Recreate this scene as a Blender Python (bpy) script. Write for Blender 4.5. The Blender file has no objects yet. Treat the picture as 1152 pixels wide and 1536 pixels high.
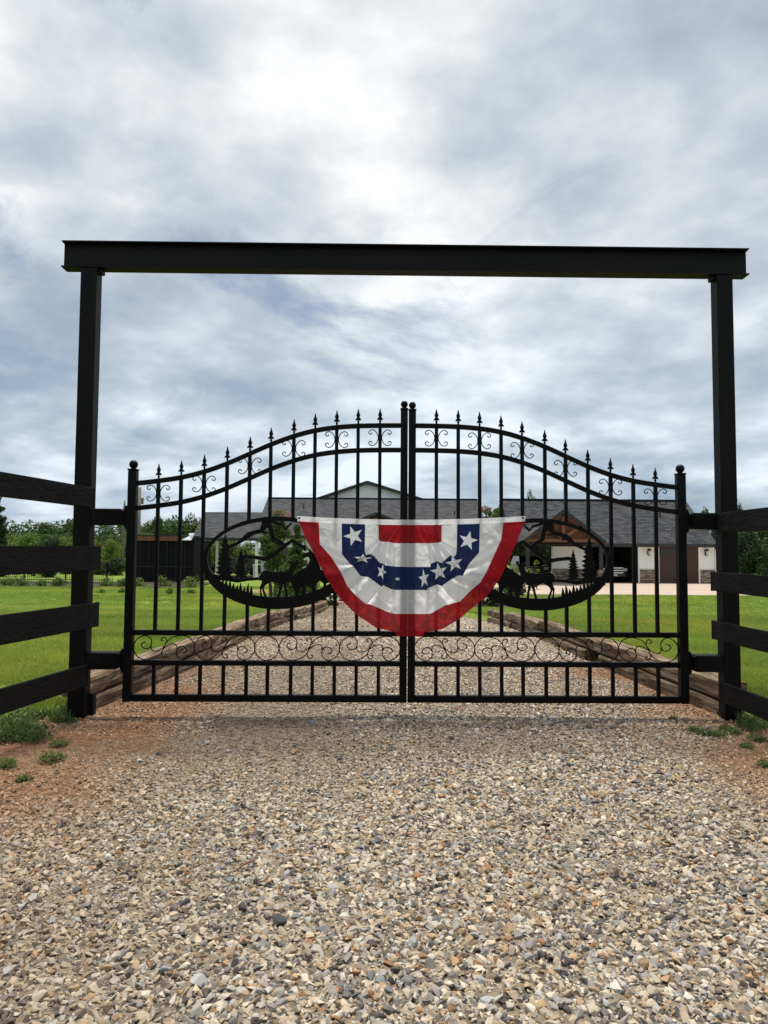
import bpy, bmesh, math, random
import numpy as np
from mathutils import Vector, Matrix, noise as mnoise
from mathutils.geometry import tessellate_polygon
R = math.radians
random.seed(7); RNG = np.random.default_rng(11)
scene = bpy.context.scene
COL = scene.collection

# ---------------------------------------------------------------- camera
F = 1064.0
CAM = Vector((-0.2376, -5.2134, 1.214)); YAW, PITCH, ROLL = 0.01184, 0.0555, 0.00653
_fw = Vector((math.sin(YAW)*math.cos(PITCH), math.cos(YAW)*math.cos(PITCH), math.sin(PITCH)))
_r0 = Vector((math.cos(YAW), -math.sin(YAW), 0)); _u0 = _r0.cross(_fw)
_r = _r0*math.cos(ROLL) + _u0*math.sin(ROLL); _u = _u0*math.cos(ROLL) - _r0*math.sin(ROLL)
cd = bpy.data.cameras.new('camera'); cam = bpy.data.objects.new('camera', cd); COL.objects.link(cam)
m = Matrix.Identity(4)
for i in range(3):
    m[i][0] = _r[i]; m[i][1] = _u[i]; m[i][2] = -_fw[i]; m[i][3] = CAM[i]
cam.matrix_world = m
cd.sensor_fit = 'VERTICAL'; cd.sensor_height = 36.0; cd.lens = F/1536*36
cd.clip_start = 0.05; cd.clip_end = 3000
scene.camera = cam

def W(px, py, Y):
    """point of the vertical plane at depth Y seen at a photo pixel"""
    d = _fw + _r*((px-576)/F) + _u*((768-py)/F)
    return CAM + d*((Y-CAM.y)/d.y)

# ---------------------------------------------------------------- sky, sun, exposure
SUN_EL, SUN_AZ = 78.0, 0.0            # behind the gate, high
world = bpy.data.worlds.new('World'); scene.world = world; world.use_nodes = True
nt = world.node_tree; N = nt.nodes; L = nt.links; N.clear()
out = N.new('ShaderNodeOutputWorld')
sky = N.new('ShaderNodeTexSky'); sky.sky_type = 'NISHITA'; sky.sun_disc = False
sky.sun_elevation = R(SUN_EL); sky.sun_rotation = R(SUN_AZ); sky.dust_density = 1.5; sky.ozone_density = 2.0
bg1 = N.new('ShaderNodeBackground'); bg1.inputs['Strength'].default_value = 0.085
L.new(sky.outputs[0], bg1.inputs['Color'])
tc = N.new('ShaderNodeTexCoord')
sep = N.new('ShaderNodeSeparateXYZ'); L.new(tc.outputs['Generated'], sep.inputs[0])
def wm(op, a, b=None, c=None):
    n = N.new('ShaderNodeMath'); n.operation = op
    for i, v in enumerate((a, b, c)):
        if v is None: continue
        if isinstance(v, (int, float)): n.inputs[i].default_value = v
        else: L.new(v, n.inputs[i])
    return n.outputs[0]
zz = wm('ADD', wm('MAXIMUM', sep.outputs[2], 0.0), 0.24)
cx = wm('DIVIDE', sep.outputs[0], zz); cy = wm('DIVIDE', sep.outputs[1], zz)
comb = N.new('ShaderNodeCombineXYZ'); L.new(cx, comb.inputs[0]); L.new(cy, comb.inputs[1])
def wnoise(scale, detail, rough, off=(0, 0, 0), dist=0.0, stretch=(1, 1, 1)):
    mp = N.new('ShaderNodeMapping'); mp.inputs['Location'].default_value = off; mp.inputs['Scale'].default_value = stretch
    L.new(comb.outputs[0], mp.inputs[0])
    n = N.new('ShaderNodeTexNoise'); n.inputs['Scale'].default_value = scale; n.inputs['Detail'].default_value = detail
    n.inputs['Roughness'].default_value = rough; n.inputs['Distortion'].default_value = dist
    L.new(mp.outputs[0], n.inputs['Vector']); return n.outputs['Fac']
def wramp(fac, stops):
    n = N.new('ShaderNodeValToRGB'); e = n.color_ramp.elements
    while len(e) < len(stops): e.new(0.5)
    for k, (p, c) in enumerate(stops):
        e[k].position = p; e[k].color = (c[0], c[1], c[2], 1) if not isinstance(c, float) else (c, c, c, 1)
    L.new(fac, n.inputs[0]); return n.outputs[0]
n_big = wnoise(1.0, 3, 0.5, (3.42, 1.7, 0), 0.3)
n_mid = wnoise(2.7, 6, 0.52, (7.62, 4.2, 0), 0.15)
n_fine = wnoise(6.5, 6, 0.55, (1.2, 9.4, 0), 0.1)
mixv = wm('ADD', wm('ADD', wm('MULTIPLY', n_big, 0.46), wm('MULTIPLY', n_mid, 0.40)), wm('MULTIPLY', n_fine, 0.17))
cloudcol = wramp(mixv, [(0.385, (0.355, 0.42, 0.50)), (0.465, (0.505, 0.56, 0.612)), (0.525, (0.68, 0.71, 0.732)), (0.605, (0.97, 0.97, 0.965))])
n_gap = wnoise(1.3, 8, 0.62, (2.6, 5.9, 0), 0.5)
cover = wramp(n_gap, [(0.34, 0.35), (0.43, 0.93)])
# the air between makes the clouds low over the horizon a little bluer and dimmer, all the way round
low = wramp(sep.outputs[2], [(0.0, (0.76, 0.86, 0.98)), (0.16, (0.86, 0.93, 0.99)), (0.42, (1.0, 1.0, 1.0))])
tint = N.new('ShaderNodeMix'); tint.data_type = 'RGBA'; tint.blend_type = 'MULTIPLY'; tint.inputs[0].default_value = 1.0
L.new(cloudcol, tint.inputs[6]); L.new(low, tint.inputs[7])
bg2 = N.new('ShaderNodeBackground'); L.new(tint.outputs[2], bg2.inputs['Color']); bg2.inputs['Strength'].default_value = 1.0
mx = N.new('ShaderNodeMixShader'); L.new(cover, mx.inputs[0]); L.new(bg1.outputs[0], mx.inputs[1]); L.new(bg2.outputs[0], mx.inputs[2])
L.new(mx.outputs[0], out.inputs[0])

sd = bpy.data.lights.new('sun', 'SUN'); sd.energy = 4.0; sd.angle = R(9.0); sd.color = (1.0, 0.95, 0.87)
sun = bpy.data.objects.new('sun', sd); COL.objects.link(sun); sun.location = (0, 20, 60)
sun.rotation_euler = (R(-(90-SUN_EL)), 0, R(SUN_AZ))
scene.view_settings.view_transform = 'Standard'; scene.view_settings.look = 'None'
scene.view_settings.exposure = 0.2; scene.view_settings.gamma = 1.0; scene.view_settings.use_curve_mapping = False
scene.cycles.max_bounces = 6; scene.cycles.transparent_max_bounces = 8

# ---------------------------------------------------------------- materials
MATS = {}
def mat(name, base, rough=0.7, var=None, vscale=4.0, bump=0.0, bscale=40.0, metal=0.0, spec=0.4,
        transl=0.0, stretch=(1, 1, 1), instancer=False, detail=5, emit=None, objrand=0.0):
    """procedural principled material: base colour broken up with noise toward `var`, optional bump and translucency"""
    mt = bpy.data.materials.new(name); mt.use_nodes = True; t = mt.node_tree; n = t.nodes; l = t.links
    p = n['Principled BSDF']; p.inputs['Roughness'].default_value = rough; p.inputs['Metallic'].default_value = metal
    p.inputs['Specular IOR Level'].default_value = spec
    tcn = n.new('ShaderNodeTexCoord'); mp = n.new('ShaderNodeMapping'); mp.inputs['Scale'].default_value = stretch
    l.new(tcn.outputs['Object'], mp.inputs[0])
    col = None
    if instancer:
        a = n.new('ShaderNodeAttribute'); a.attribute_type = 'INSTANCER'; a.attribute_name = 'col'; col = a.outputs['Color']
    else:
        rgb = n.new('ShaderNodeRGB'); rgb.outputs[0].default_value = (*base, 1); col = rgb.outputs[0]
    if var is not None:
        tx = n.new('ShaderNodeTexNoise'); tx.inputs['Scale'].default_value = vscale; tx.inputs['Detail'].default_value = detail
        tx.inputs['Roughness'].default_value = 0.6
        l.new(mp.outputs[0], tx.inputs['Vector'])
        rp = n.new('ShaderNodeValToRGB'); rp.color_ramp.elements[0].position = 0.35; rp.color_ramp.elements[1].position = 0.68
        l.new(tx.outputs['Fac'], rp.inputs[0])
        mxn = n.new('ShaderNodeMix'); mxn.data_type = 'RGBA'
        l.new(rp.outputs[0], mxn.inputs[0]); l.new(col, mxn.inputs[6])
        if instancer:
            mxn.blend_type = 'MULTIPLY'
        mxn.inputs[7].default_value = (*var, 1)
        col = mxn.outputs[2]
    if objrand:
        oi = n.new('ShaderNodeObjectInfo'); hs = n.new('ShaderNodeHueSaturation')
        mr = n.new('ShaderNodeMapRange'); mr.inputs['To Min'].default_value = 1-objrand; mr.inputs['To Max'].default_value = 1+objrand
        l.new(oi.outputs['Random'], mr.inputs[0]); l.new(mr.outputs[0], hs.inputs['Value']); l.new(col, hs.inputs['Color']); col = hs.outputs[0]
    l.new(col, p.inputs['Base Color'])
    if bump:
        tb = n.new('ShaderNodeTexNoise'); tb.inputs['Scale'].default_value = bscale; tb.inputs['Detail'].default_value = 6
        l.new(mp.outputs[0], tb.inputs['Vector'])
        b = n.new('ShaderNodeBump'); b.inputs['Strength'].default_value = bump; b.inputs['Distance'].default_value = 0.02
        l.new(tb.outputs['Fac'], b.inputs['Height']); l.new(b.outputs[0], p.inputs['Normal'])
    if transl:
        tr = n.new('ShaderNodeBsdfTranslucent'); l.new(col, tr.inputs['Color'])
        ms = n.new('ShaderNodeMixShader'); ms.inputs[0].default_value = transl
        l.new(p.outputs[0], ms.inputs[1]); l.new(tr.outputs[0], ms.inputs[2]); l.new(ms.outputs[0], n['Material Output'].inputs[0])
    if emit:
        p.inputs['Emission Color'].default_value = (*emit, 1); p.inputs['Emission Strength'].default_value = 1
    MATS[name] = mt
    return mt

# ---------------------------------------------------------------- mesh helpers
class MB:
    def __init__(s): s.v = []; s.f = []
    def add(s, vs, fs):
        o = len(s.v); s.v += [tuple(v) for v in vs]; s.f += [tuple(i+o for i in f) for f in fs]; return s
    def box(s, a, b):
        x0, y0, z0 = a; x1, y1, z1 = b
        return s.add([(x0,y0,z0),(x1,y0,z0),(x1,y1,z0),(x0,y1,z0),(x0,y0,z1),(x1,y0,z1),(x1,y1,z1),(x0,y1,z1)],
                     [(0,3,2,1),(4,5,6,7),(0,1,5,4),(1,2,6,5),(2,3,7,6),(3,0,4,7)])
    def hexa(s, p):   # 8 points, bottom 4 then top 4
        return s.add(p, [(0,3,2,1),(4,5,6,7),(0,1,5,4),(1,2,6,5),(2,3,7,6),(3,0,4,7)])
    def beam(s, a, b, w, h, up=(0, 0, 1)):
        a = Vector(a); b = Vector(b); d = (b-a).normalized(); side = d.cross(Vector(up)).normalized(); u = side.cross(d)
        p = []
        for e in (a, b):
            for sx, sz in ((-1,-1),(1,-1),(1,1),(-1,1)): p.append(e + side*(w/2*sx) + u*(h/2*sz))
        return s.add(p, [(0,1,2,3),(7,6,5,4),(0,4,5,1),(1,5,6,2),(2,6,7,3),(3,7,4,0)])
    def tube(s, pts, r, n=6, caps=True):
        pts = [Vector(p) for p in pts]; k = len(pts); rr = r if isinstance(r, (list, tuple)) else [r]*k
        o = len(s.v); prev = None
        for i, p in enumerate(pts):
            d = (pts[min(i+1, k-1)] - pts[max(i-1, 0)]).normalized()
            if prev is None:
                a = Vector((0, 0, 1)) if abs(d.z) < 0.9 else Vector((0, 1, 0))
                x = d.cross(a).normalized()
            else:
                x = (prev - d*prev.dot(d)).normalized()
            prev = x; y = d.cross(x)
            for j in range(n):
                t = 2*math.pi*(j+0.5)/n; s.v.append(tuple(p + (x*math.cos(t) + y*math.sin(t))*rr[i]))
        for i in range(k-1):
            for j in range(n):
                a = o+i*n+j; b = o+i*n+(j+1) % n; s.f.append((a, b, b+n, a+n))
        if caps:
            s.f.append(tuple(o+j for j in reversed(range(n)))); s.f.append(tuple(o+(k-1)*n+j for j in range(n)))
        return s
    def lathe(s, c, prof, n=10):
        """prof: (radius, height) from bottom to top"""
        o = len(s.v); c = Vector(c)
        for r, h in prof:
            for j in range(n):
                t = 2*math.pi*j/n; s.v.append((c.x+r*math.cos(t), c.y+r*math.sin(t), c.z+h))
        for i in range(len(prof)-1):
            for j in range(n):
                a = o+i*n+j; b = o+i*n+(j+1) % n; s.f.append((a, b, b+n, a+n))
        s.f.append(tuple(o+j for j in reversed(range(n)))); s.f.append(tuple(o+(len(prof)-1)*n+j for j in range(n)))
        return s
    def plate(s, poly, y0, y1):
        """polygon of (x, z) extruded along Y"""
        n = len(poly); o = len(s.v)
        ar = sum(poly[i][0]*poly[(i+1) % n][1] - poly[(i+1) % n][0]*poly[i][1] for i in range(n))
        if ar < 0: poly = poly[::-1]
        tris = tessellate_polygon([[Vector((x, z, 0)) for x, z in poly]])
        for y in (y0, y1): s.v += [(x, y, z) for x, z in poly]
        for t in tris:
            t = list(t); a, b, c = (Vector((poly[i][0], poly[i][1])) for i in t)
            if (b-a).cross(c-a) < 0: t = t[::-1]
            s.f.append(tuple(o+i for i in t)); s.f.append(tuple(o+n+i for i in reversed(t)))
        for i in range(n):
            j = (i+1) % n; s.f.append((o+i, o+n+i, o+n+j, o+j))
        return s
    def ribbon(s, pts, widths, y0, y1):
        """thick line in the XZ plane, extruded along Y"""
        Lp, Rp = [], []; k = len(pts)
        for i, (x, z) in enumerate(pts):
            x0, z0 = pts[max(i-1, 0)]; x1, z1 = pts[min(i+1, k-1)]
            dx, dz = x1-x0, z1-z0; q = math.hypot(dx, dz) or 1; nx, nz = -dz/q, dx/q; w = widths[i]/2
            Lp.append((x+nx*w, z+nz*w)); Rp.append((x-nx*w, z-nz*w))
        return s.plate(Lp + Rp[::-1], y0, y1)
    def roof_slab(s, quad, t):
        """quad of 3-D points thickened downward by t"""
        q = [Vector(p) for p in quad]; return s.hexa([p-Vector((0, 0, t)) for p in q] + q)

def new_obj(name, me, parent=None):
    o = bpy.data.objects.new(name, me); COL.objects.link(o)
    if parent is not None: o.parent = parent
    return o
def origin_of(p):
    v = Vector((0, 0, 0))
    while p is not None: v = v + Vector(p.location); p = p.parent
    return v
def build(name, mb, material, parent=None, smooth=False, bevel=0.0, seg=1, base=None):
    me = bpy.data.meshes.new(name)
    org = origin_of(parent) if parent is not None else Vector(base or (0, 0, 0))
    me.from_pydata([(v[0]-org.x, v[1]-org.y, v[2]-org.z) for v in mb.v], [], mb.f); me.update()
    if bevel or True:
        bm = bmesh.new(); bm.from_mesh(me)
        if bevel:
            bmesh.ops.remove_doubles(bm, verts=bm.verts, dist=1e-5)
            es = [e for e in bm.edges if len(e.link_faces) == 2 and e.calc_face_angle(0) > 0.6]
            bmesh.ops.bevel(bm, geom=es, offset=bevel, segments=seg, affect='EDGES', profile=0.6)
        bmesh.ops.recalc_face_normals(bm, faces=bm.faces)
        bm.to_mesh(me); bm.free()
    if smooth: me.polygons.foreach_set('use_smooth', [True]*len(me.polygons))
    me.materials.append(MATS[material] if isinstance(material, str) else material)
    o = new_obj(name, me, parent)
    if parent is None: o.location = org
    return o
def np_mesh(name, verts, faces, material, parent=None, smooth=False, nper=4):
    """verts (N,3), faces (M,nper) numpy -> object"""
    me = bpy.data.meshes.new(name); verts = np.asarray(verts, np.float32); faces = np.asarray(faces, np.int32)
    if parent is not None:
        o = origin_of(parent); verts = verts - np.array([o.x, o.y, o.z], np.float32)
    me.vertices.add(len(verts)); me.vertices.foreach_set('co', verts.ravel())
    me.loops.add(faces.size); me.loops.foreach_set('vertex_index', faces.ravel())
    me.polygons.add(len(faces)); me.polygons.foreach_set('loop_start', np.arange(0, faces.size, nper, dtype=np.int32))
    if smooth: me.polygons.foreach_set('use_smooth', np.ones(len(faces), bool))
    me.update(calc_edges=True); me.validate()
    me.materials.append(MATS[material] if isinstance(material, str) else material)
    return new_obj(name, me, parent)
def thing(name, label, cat, loc=(0, 0, 0), group=None):
    o = bpy.data.objects.new(name, None); o.empty_display_size = 0.2; COL.objects.link(o); o.location = loc
    return tag(o, label, cat, group)
def tag(o, label, cat, group=None):
    o['label'] = label; o['category'] = cat
    if group: o['group'] = group
    return o
def struct(o): o['kind'] = 'structure'; return o
def stuff(o): o['kind'] = 'stuff'; return o
def copy_tree(o, parent=None):
    c = o.copy(); COL.objects.link(c); c.parent = parent
    for k in list(o.children): copy_tree(k, c)
    return c

def scatter(name, pts, rot, scl, col, idx, protos, parent=None):
    """points carrying rotation, scale, colour and prototype index; geometry nodes place the instances"""
    me = bpy.data.meshes.new(name); n = len(pts)
    me.vertices.add(n); me.vertices.foreach_set('co', np.asarray(pts, np.float32).ravel())
    a = me.attributes.new('rot', 'FLOAT_VECTOR', 'POINT'); a.data.foreach_set('vector', np.asarray(rot, np.float32).ravel())
    a = me.attributes.new('scl', 'FLOAT_VECTOR', 'POINT'); a.data.foreach_set('vector', np.asarray(scl, np.float32).ravel())
    c4 = np.ones((n, 4), np.float32); c4[:, :3] = col
    a = me.attributes.new('col', 'FLOAT_COLOR', 'POINT'); a.data.foreach_set('color', c4.ravel())
    a = me.attributes.new('idx', 'INT', 'POINT'); a.data.foreach_set('value', np.asarray(idx, np.int32))
    o = new_obj(name, me, parent)
    pc = bpy.data.collections.new(name + '_shapes')
    for p in protos: pc.objects.link(p)
    g = bpy.data.node_groups.new(name + '_scatter', 'GeometryNodeTree')
    g.interface.new_socket('Geometry', in_out='INPUT', socket_type='NodeSocketGeometry')
    g.interface.new_socket('Geometry', in_out='OUTPUT', socket_type='NodeSocketGeometry')
    gi = g.nodes.new('NodeGroupInput'); go = g.nodes.new('NodeGroupOutput')
    iop = g.nodes.new('GeometryNodeInstanceOnPoints'); ci = g.nodes.new('GeometryNodeCollectionInfo')
    ci.inputs['Collection'].default_value = pc; ci.inputs['Separate Children'].default_value = True; ci.inputs['Reset Children'].default_value = True
    def na(nm, ty):
        k = g.nodes.new('GeometryNodeInputNamedAttribute'); k.data_type = ty; k.inputs['Name'].default_value = nm
        return k.outputs[0]
    l = g.links
    l.new(gi.outputs[0], iop.inputs['Points']); l.new(ci.outputs[0], iop.inputs['Instance'])
    iop.inputs['Pick Instance'].default_value = True
    l.new(na('idx', 'INT'), iop.inputs['Instance Index']); l.new(na('rot', 'FLOAT_VECTOR'), iop.inputs['Rotation']); l.new(na('scl', 'FLOAT_VECTOR'), iop.inputs['Scale'])
    l.new(iop.outputs[0], go.inputs[0])
    md = o.modifiers.new('scatter', 'NODES'); md.node_group = g
    return o
def proto(name, v, f, material, smooth=False):
    me = bpy.data.meshes.new(name); me.from_pydata([tuple(map(float, x)) for x in v], [], [tuple(int(i) for i in q) for q in f]); me.update()
    if smooth: me.polygons.foreach_set('use_smooth', [True]*len(me.polygons))
    me.materials.append(MATS[material]); return bpy.data.objects.new(name, me)

# ================================================================ terrain
def sstep(a, b, x): t = np.clip((np.asarray(x, float)-a)/(b-a), 0, 1); return t*t*(3-2*t)
def edgeL(Y): return np.interp(Y, [-8, -0.2, 0.1, 2.7, 20, 60], [-2.45, -2.40, -2.33, -2.04, -1.88, -1.88])
def edgeR(Y): return np.interp(Y, [-8, -0.2, 0.2, 2.0, 11, 60], [2.45, 2.36, 2.29, 2.15, 2.16, 2.2])
def base_h(Y): return -0.8*sstep(2.5, 21, Y)
def vnoise(X, Y, s, seed=0):
    """cheap vectorised value noise 0..1"""
    x = np.asarray(X, float)*s + seed*17.13; y = np.asarray(Y, float)*s + seed*9.71
    xi = np.floor(x).astype(np.int64); yi = np.floor(y).astype(np.int64); xf = x-xi; yf = y-yi
    def h(a, b):
        n = (a*374761393 + b*668265263 + seed*974711) & 0x7fffffff; n = ((n ^ (n >> 13))*1274126177) & 0x7fffffff
        return ((n ^ (n >> 16)) & 0xffff)/65535.0
    u = xf*xf*(3-2*xf); v = yf*yf*(3-2*yf)
    return (h(xi, yi)*(1-u)+h(xi+1, yi)*u)*(1-v) + (h(xi, yi+1)*(1-u)+h(xi+1, yi+1)*u)*v
def fbm(X, Y, s, seed=0, o=4):
    r = 0; a = 0.5; t = 0
    for k in range(o): r = r + a*vnoise(X, Y, s*2**k, seed+k); t += a; a *= 0.5
    return r/t
def ground_h(X, Y):
    X = np.asarray(X, float); Y = np.asarray(Y, float)
    inside = sstep(0.10, 0.19, np.maximum(edgeL(Y)-X, X-edgeR(Y)))          # 0 on the drive, 1 on the lawn
    lawn = 0.13*sstep(-0.2, 0.7, Y)*(1-sstep(14, 22, Y)) + 0.02*(fbm(X, Y, 0.9, 3)-0.5)
    h = base_h(Y) + np.where(Y < 40, 1, 1)*(inside*lawn - (1-inside)*0.03)
    far = sstep(70, 130, np.hypot(X, Y))
    return h - 1.2*far
def drive_h(X, Y): return base_h(Y) + 0.012*(fbm(X, Y, 1.4, 5)-0.5) + 0.012*sstep(1.2, 0, np.abs(X))
def G(px, py, iters=40):
    """where the ray of a photo pixel meets the lawn/drive level"""
    Y = 10.0
    for _ in range(iters):
        p = W(px, py, Y); h = float(base_h(Y))
        d = (p-CAM); t = (h-CAM.z)/d.z if d.z < -1e-4 else 50
        Y = 0.5*Y + 0.5*min(CAM.y + d.y*t, 200)
    p = W(px, py, Y); return p
def clay_mask(X, Y):
    e = np.where(X < 0, sstep(0.95, 2.3, -X), sstep(1.1, 2.35, X))
    e = e*(1-0.75*sstep(-1.0, -3.2, Y))*(1-0.75*sstep(1.0, 4, Y))
    n = fbm(X, Y, 1.6, 8)
    return np.clip(e*1.12 + (n-0.5)*1.9*(0.15+e), 0, 1)

mat('lawn_soil', (0.195, 0.265, 0.048), 0.9, (0.125, 0.18, 0.035), 0.9, bump=0.7, bscale=30, spec=0.1, stretch=(0.22, 1.1, 1))
def axis(parts):
    a = []
    for s, e, d in parts: a += list(np.arange(s, e, d))
    return np.array(a + [parts[-1][1]])
def grid_sheet(name, xs, ys, hf, material, keep=None, parent=None):
    X, Y = np.meshgrid(xs, ys); Z = hf(X, Y); v = np.stack([X.ravel(), Y.ravel(), Z.ravel()], 1)
    nx = len(xs); i, j = np.meshgrid(np.arange(nx-1), np.arange(len(ys)-1)); a = (j*nx+i).ravel()
    f = np.stack([a, a+1, a+nx+1, a+nx], 1)
    if keep is not None:
        c = v[f].mean(1); f = f[keep(c[:, 0], c[:, 1])]
    return np_mesh(name, v, f, material, parent, smooth=True)
xs = axis([(-700, -100, 100), (-100, -20, 8), (-20, -5, 0.6), (-5, 5, 0.07), (5, 20, 0.6), (20, 100, 8), (100, 700, 100)])
ys = axis([(-60, -10, 10), (-10, -1, 1.0), (-1, 3, 0.12), (3, 24, 0.5), (24, 60, 3), (60, 160, 10), (160, 1400, 120)])
ground = struct(grid_sheet('lawn_ground', xs, ys, ground_h, 'lawn_soil'))

# --- gravel driveway sheet: stone dust blended with red clay along the edges (clay amount stored per vertex)
def gravel_material():
    mt = bpy.data.materials.new('gravel_bed'); mt.use_nodes = True; n = mt.node_tree.nodes; l = mt.node_tree.links
    p = n['Principled BSDF']; p.inputs['Roughness'].default_value = 0.95; p.inputs['Specular IOR Level'].default_value = 0.15
    g = n.new('ShaderNodeTexCoord')
    vo = n.new('ShaderNodeTexVoronoi'); vo.inputs['Scale'].default_value = 42; l.new(g.outputs['Object'], vo.inputs['Vector'])
    sp = n.new('ShaderNodeSeparateColor'); l.new(vo.outputs['Color'], sp.inputs[0])
    rp = n.new('ShaderNodeValToRGB'); e = rp.color_ramp.elements
    for k, (ps, c) in enumerate([(0, (0.04, 0.037, 0.033)), (0.3, (0.12, 0.105, 0.085)), (0.55, (0.22, 0.18, 0.135)), (0.8, (0.19, 0.135, 0.085)), (1.0, (0.32, 0.29, 0.245))]):
        if k > 1: e.new(ps)
        e[k if k < 2 else k].position = ps; e[k].color = (*c, 1)
    l.new(sp.outputs[0], rp.inputs[0])
    at = n.new('ShaderNodeAttribute'); at.attribute_name = 'clay'
    nz = n.new('ShaderNodeTexNoise'); nz.inputs['Scale'].default_value = 18; nz.inputs['Detail'].default_value = 6; l.new(g.outputs['Object'], nz.inputs['Vector'])
    cr = n.new('ShaderNodeValToRGB'); cr.color_ramp.elements[0].color = (0.10, 0.048, 0.026, 1); cr.color_ramp.elements[1].color = (0.25, 0.135, 0.075, 1)
    cr.color_ramp.elements[0].position = .3; cr.color_ramp.elements[1].position = .7
    l.new(nz.outputs['Fac'], cr.inputs[0])
    mx = n.new('ShaderNodeMix'); mx.data_type = 'RGBA'; l.new(at.outputs['Fac'], mx.inputs[0]); l.new(rp.outputs[0], mx.inputs[6]); l.new(cr.outputs[0], mx.inputs[7])
    l.new(mx.outputs[2], p.inputs['Base Color'])
    b = n.new('ShaderNodeBump'); b.inputs['Strength'].default_value = 0.9; b.inputs['Distance'].default_value = 0.015
    l.new(vo.outputs['Distance'], b.inputs['Height']); b.invert = True; l.new(b.outputs[0], p.inputs['Normal'])
    MATS['gravel_bed'] = mt
gravel_material()
dxs = axis([(-8, -3, 0.25), (-3, 3, 0.06), (3, 8, 0.25)]); dys = axis([(-9, -4, 0.3), (-4, 4, 0.06), (4, 24, 0.25)])
def drive_keep(x, y):
    front = y < 0.25 + 0.5*(fbm(x, y, 1.1, 21)-0.5)
    return np.where(front, True, (x > edgeL(y)-0.09) & (x < edgeR(y)+0.09)) & (y < 22.5)
drive = grid_sheet('gravel_driveway', dxs, dys, lambda X, Y: drive_h(X, Y) + 0.012*np.where(Y < 0.8, 1, 0), 'gravel_bed', drive_keep)
struct(drive)
co = np.empty(len(drive.data.vertices)*3, np.float32); drive.data.vertices.foreach_get('co', co); co = co.reshape(-1, 3)
at = drive.data.attributes.new('clay', 'FLOAT', 'POINT'); at.data.foreach_set('value', clay_mask(co[:, 0], co[:, 1]).astype(np.float32))

# --- crushed stone: angular hulls
def hull(seed, n=11, flat=0.6):
    rg = np.random.default_rng(seed); p = rg.normal(size=(n, 3)); p /= np.linalg.norm(p, axis=1)[:, None]
    p *= rg.uniform(0.75, 1.1, (n, 1)); p *= np.array([1.15, 0.85, flat])*rg.uniform(0.85, 1.15, 3)
    bm = bmesh.new()
    for q in p: bm.verts.new(q)
    r = bmesh.ops.convex_hull(bm, input=bm.verts)
    bmesh.ops.delete(bm, geom=[x for x in r['geom_interior'] if isinstance(x, bmesh.types.BMVert)], context='VERTS')
    bmesh.ops.dissolve_limit(bm, angle_limit=0.22, verts=bm.verts, edges=bm.edges)
    bmesh.ops.bevel(bm, geom=bm.edges[:], offset=0.045, segments=1, affect='EDGES')
    bm.verts.index_update(); v = [tuple(x.co) for x in bm.verts]; f = [[w.index for w in q.verts] for q in bm.faces]; bm.free(); return v, f
mat('gravel_stone', (0.4, 0.4, 0.4), 0.85, (0.70, 0.68, 0.66), 1.6, bump=0.25, bscale=6, spec=0.25, instancer=True)
PAL = np.array([(0.58, 0.50, 0.39), (0.66, 0.60, 0.50), (0.49, 0.36, 0.22), (0.54, 0.53, 0.50), (0.34, 0.35, 0.355),
                (0.17, 0.18, 0.195), (0.055, 0.058, 0.065), (0.74, 0.71, 0.64), (0.40, 0.22, 0.11), (0.48, 0.41, 0.32)])
PW = np.array([0.19, 0.13, 0.10, 0.15, 0.14, 0.10, 0.05, 0.05, 0.03, 0.10]); PW = PW/PW.sum()
stone_hulls = [hull(s, 9+s % 5, 0.5+0.05*(s % 4)) for s in range(12)]
protos = [proto('stone_shape', v, f, 'gravel_stone') for v, f in stone_hulls]
P, S = [], []
def fines_shade(x, y):
    """packed, dusty ground: wheel tracks, and a strip before the gate that paints in post shade with its dust"""
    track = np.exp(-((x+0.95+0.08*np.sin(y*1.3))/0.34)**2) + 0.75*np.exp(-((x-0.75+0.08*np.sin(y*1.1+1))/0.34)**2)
    dust_shade = np.exp(-((y+0.85)/0.55)**2)*0.6  # strip before the gate: part dust, part post shadow put into the colour
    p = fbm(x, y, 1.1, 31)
    return np.clip((0.25+0.55*track+dust_shade+0.35*np.clip(-x*0.5, -0.6, 1))*np.clip((p-0.30)*3.0, 0, 1.3)*(1-0.75*sstep(-1.3, -2.6, y)), 0, 1)
def band(y0, y1, dens, smin, smax, wide):
    xw0, xw1 = (wide if wide else (-2.5, 2.5)); n = int((y1-y0)*(xw1-xw0)*dens)
    x = RNG.uniform(xw0, xw1, n); y = RNG.uniform(y0, y1, n)
    ok = drive_keep(x, y) & ((x > edgeL(y)) & (x < edgeR(y)) | (y < 0.3))
    cl = clay_mask(x, y)
    patch = fbm(x, y, 0.9, 31)                                              # finer, dustier patches left of centre
    fine = fines_shade(x, y)
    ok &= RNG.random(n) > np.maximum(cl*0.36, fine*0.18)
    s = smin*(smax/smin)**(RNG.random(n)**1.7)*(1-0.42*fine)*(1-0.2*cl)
    x, y, s = x[ok], y[ok], s[ok]
    P.append(np.stack([x, y, drive_h(x, y)+0.012*(y < 0.8)+s*RNG.uniform(-0.25, 0.45, len(x))], 1)); S.append(s)
band(-4.3, -2.6, 7200, 0.0050, 0.0195, (-3.2, 3.2))
band(-2.6, -1.2, 6200, 0.0052, 0.019, (-3.3, 3.3))
band(-1.2, 0.4, 4600, 0.0065, 0.018, (-3.6, 3.6))
band(0.4, 3.0, 2600, 0.008, 0.018, None)
band(3.0, 7.0, 2000, 0.011, 0.022, None)
band(7.0, 14.0, 950, 0.015, 0.028, None)
band(14.0, 21.0, 520, 0.018, 0.032, None)
P = np.concatenate(P); S = np.concatenate(S); n = len(P)
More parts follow.
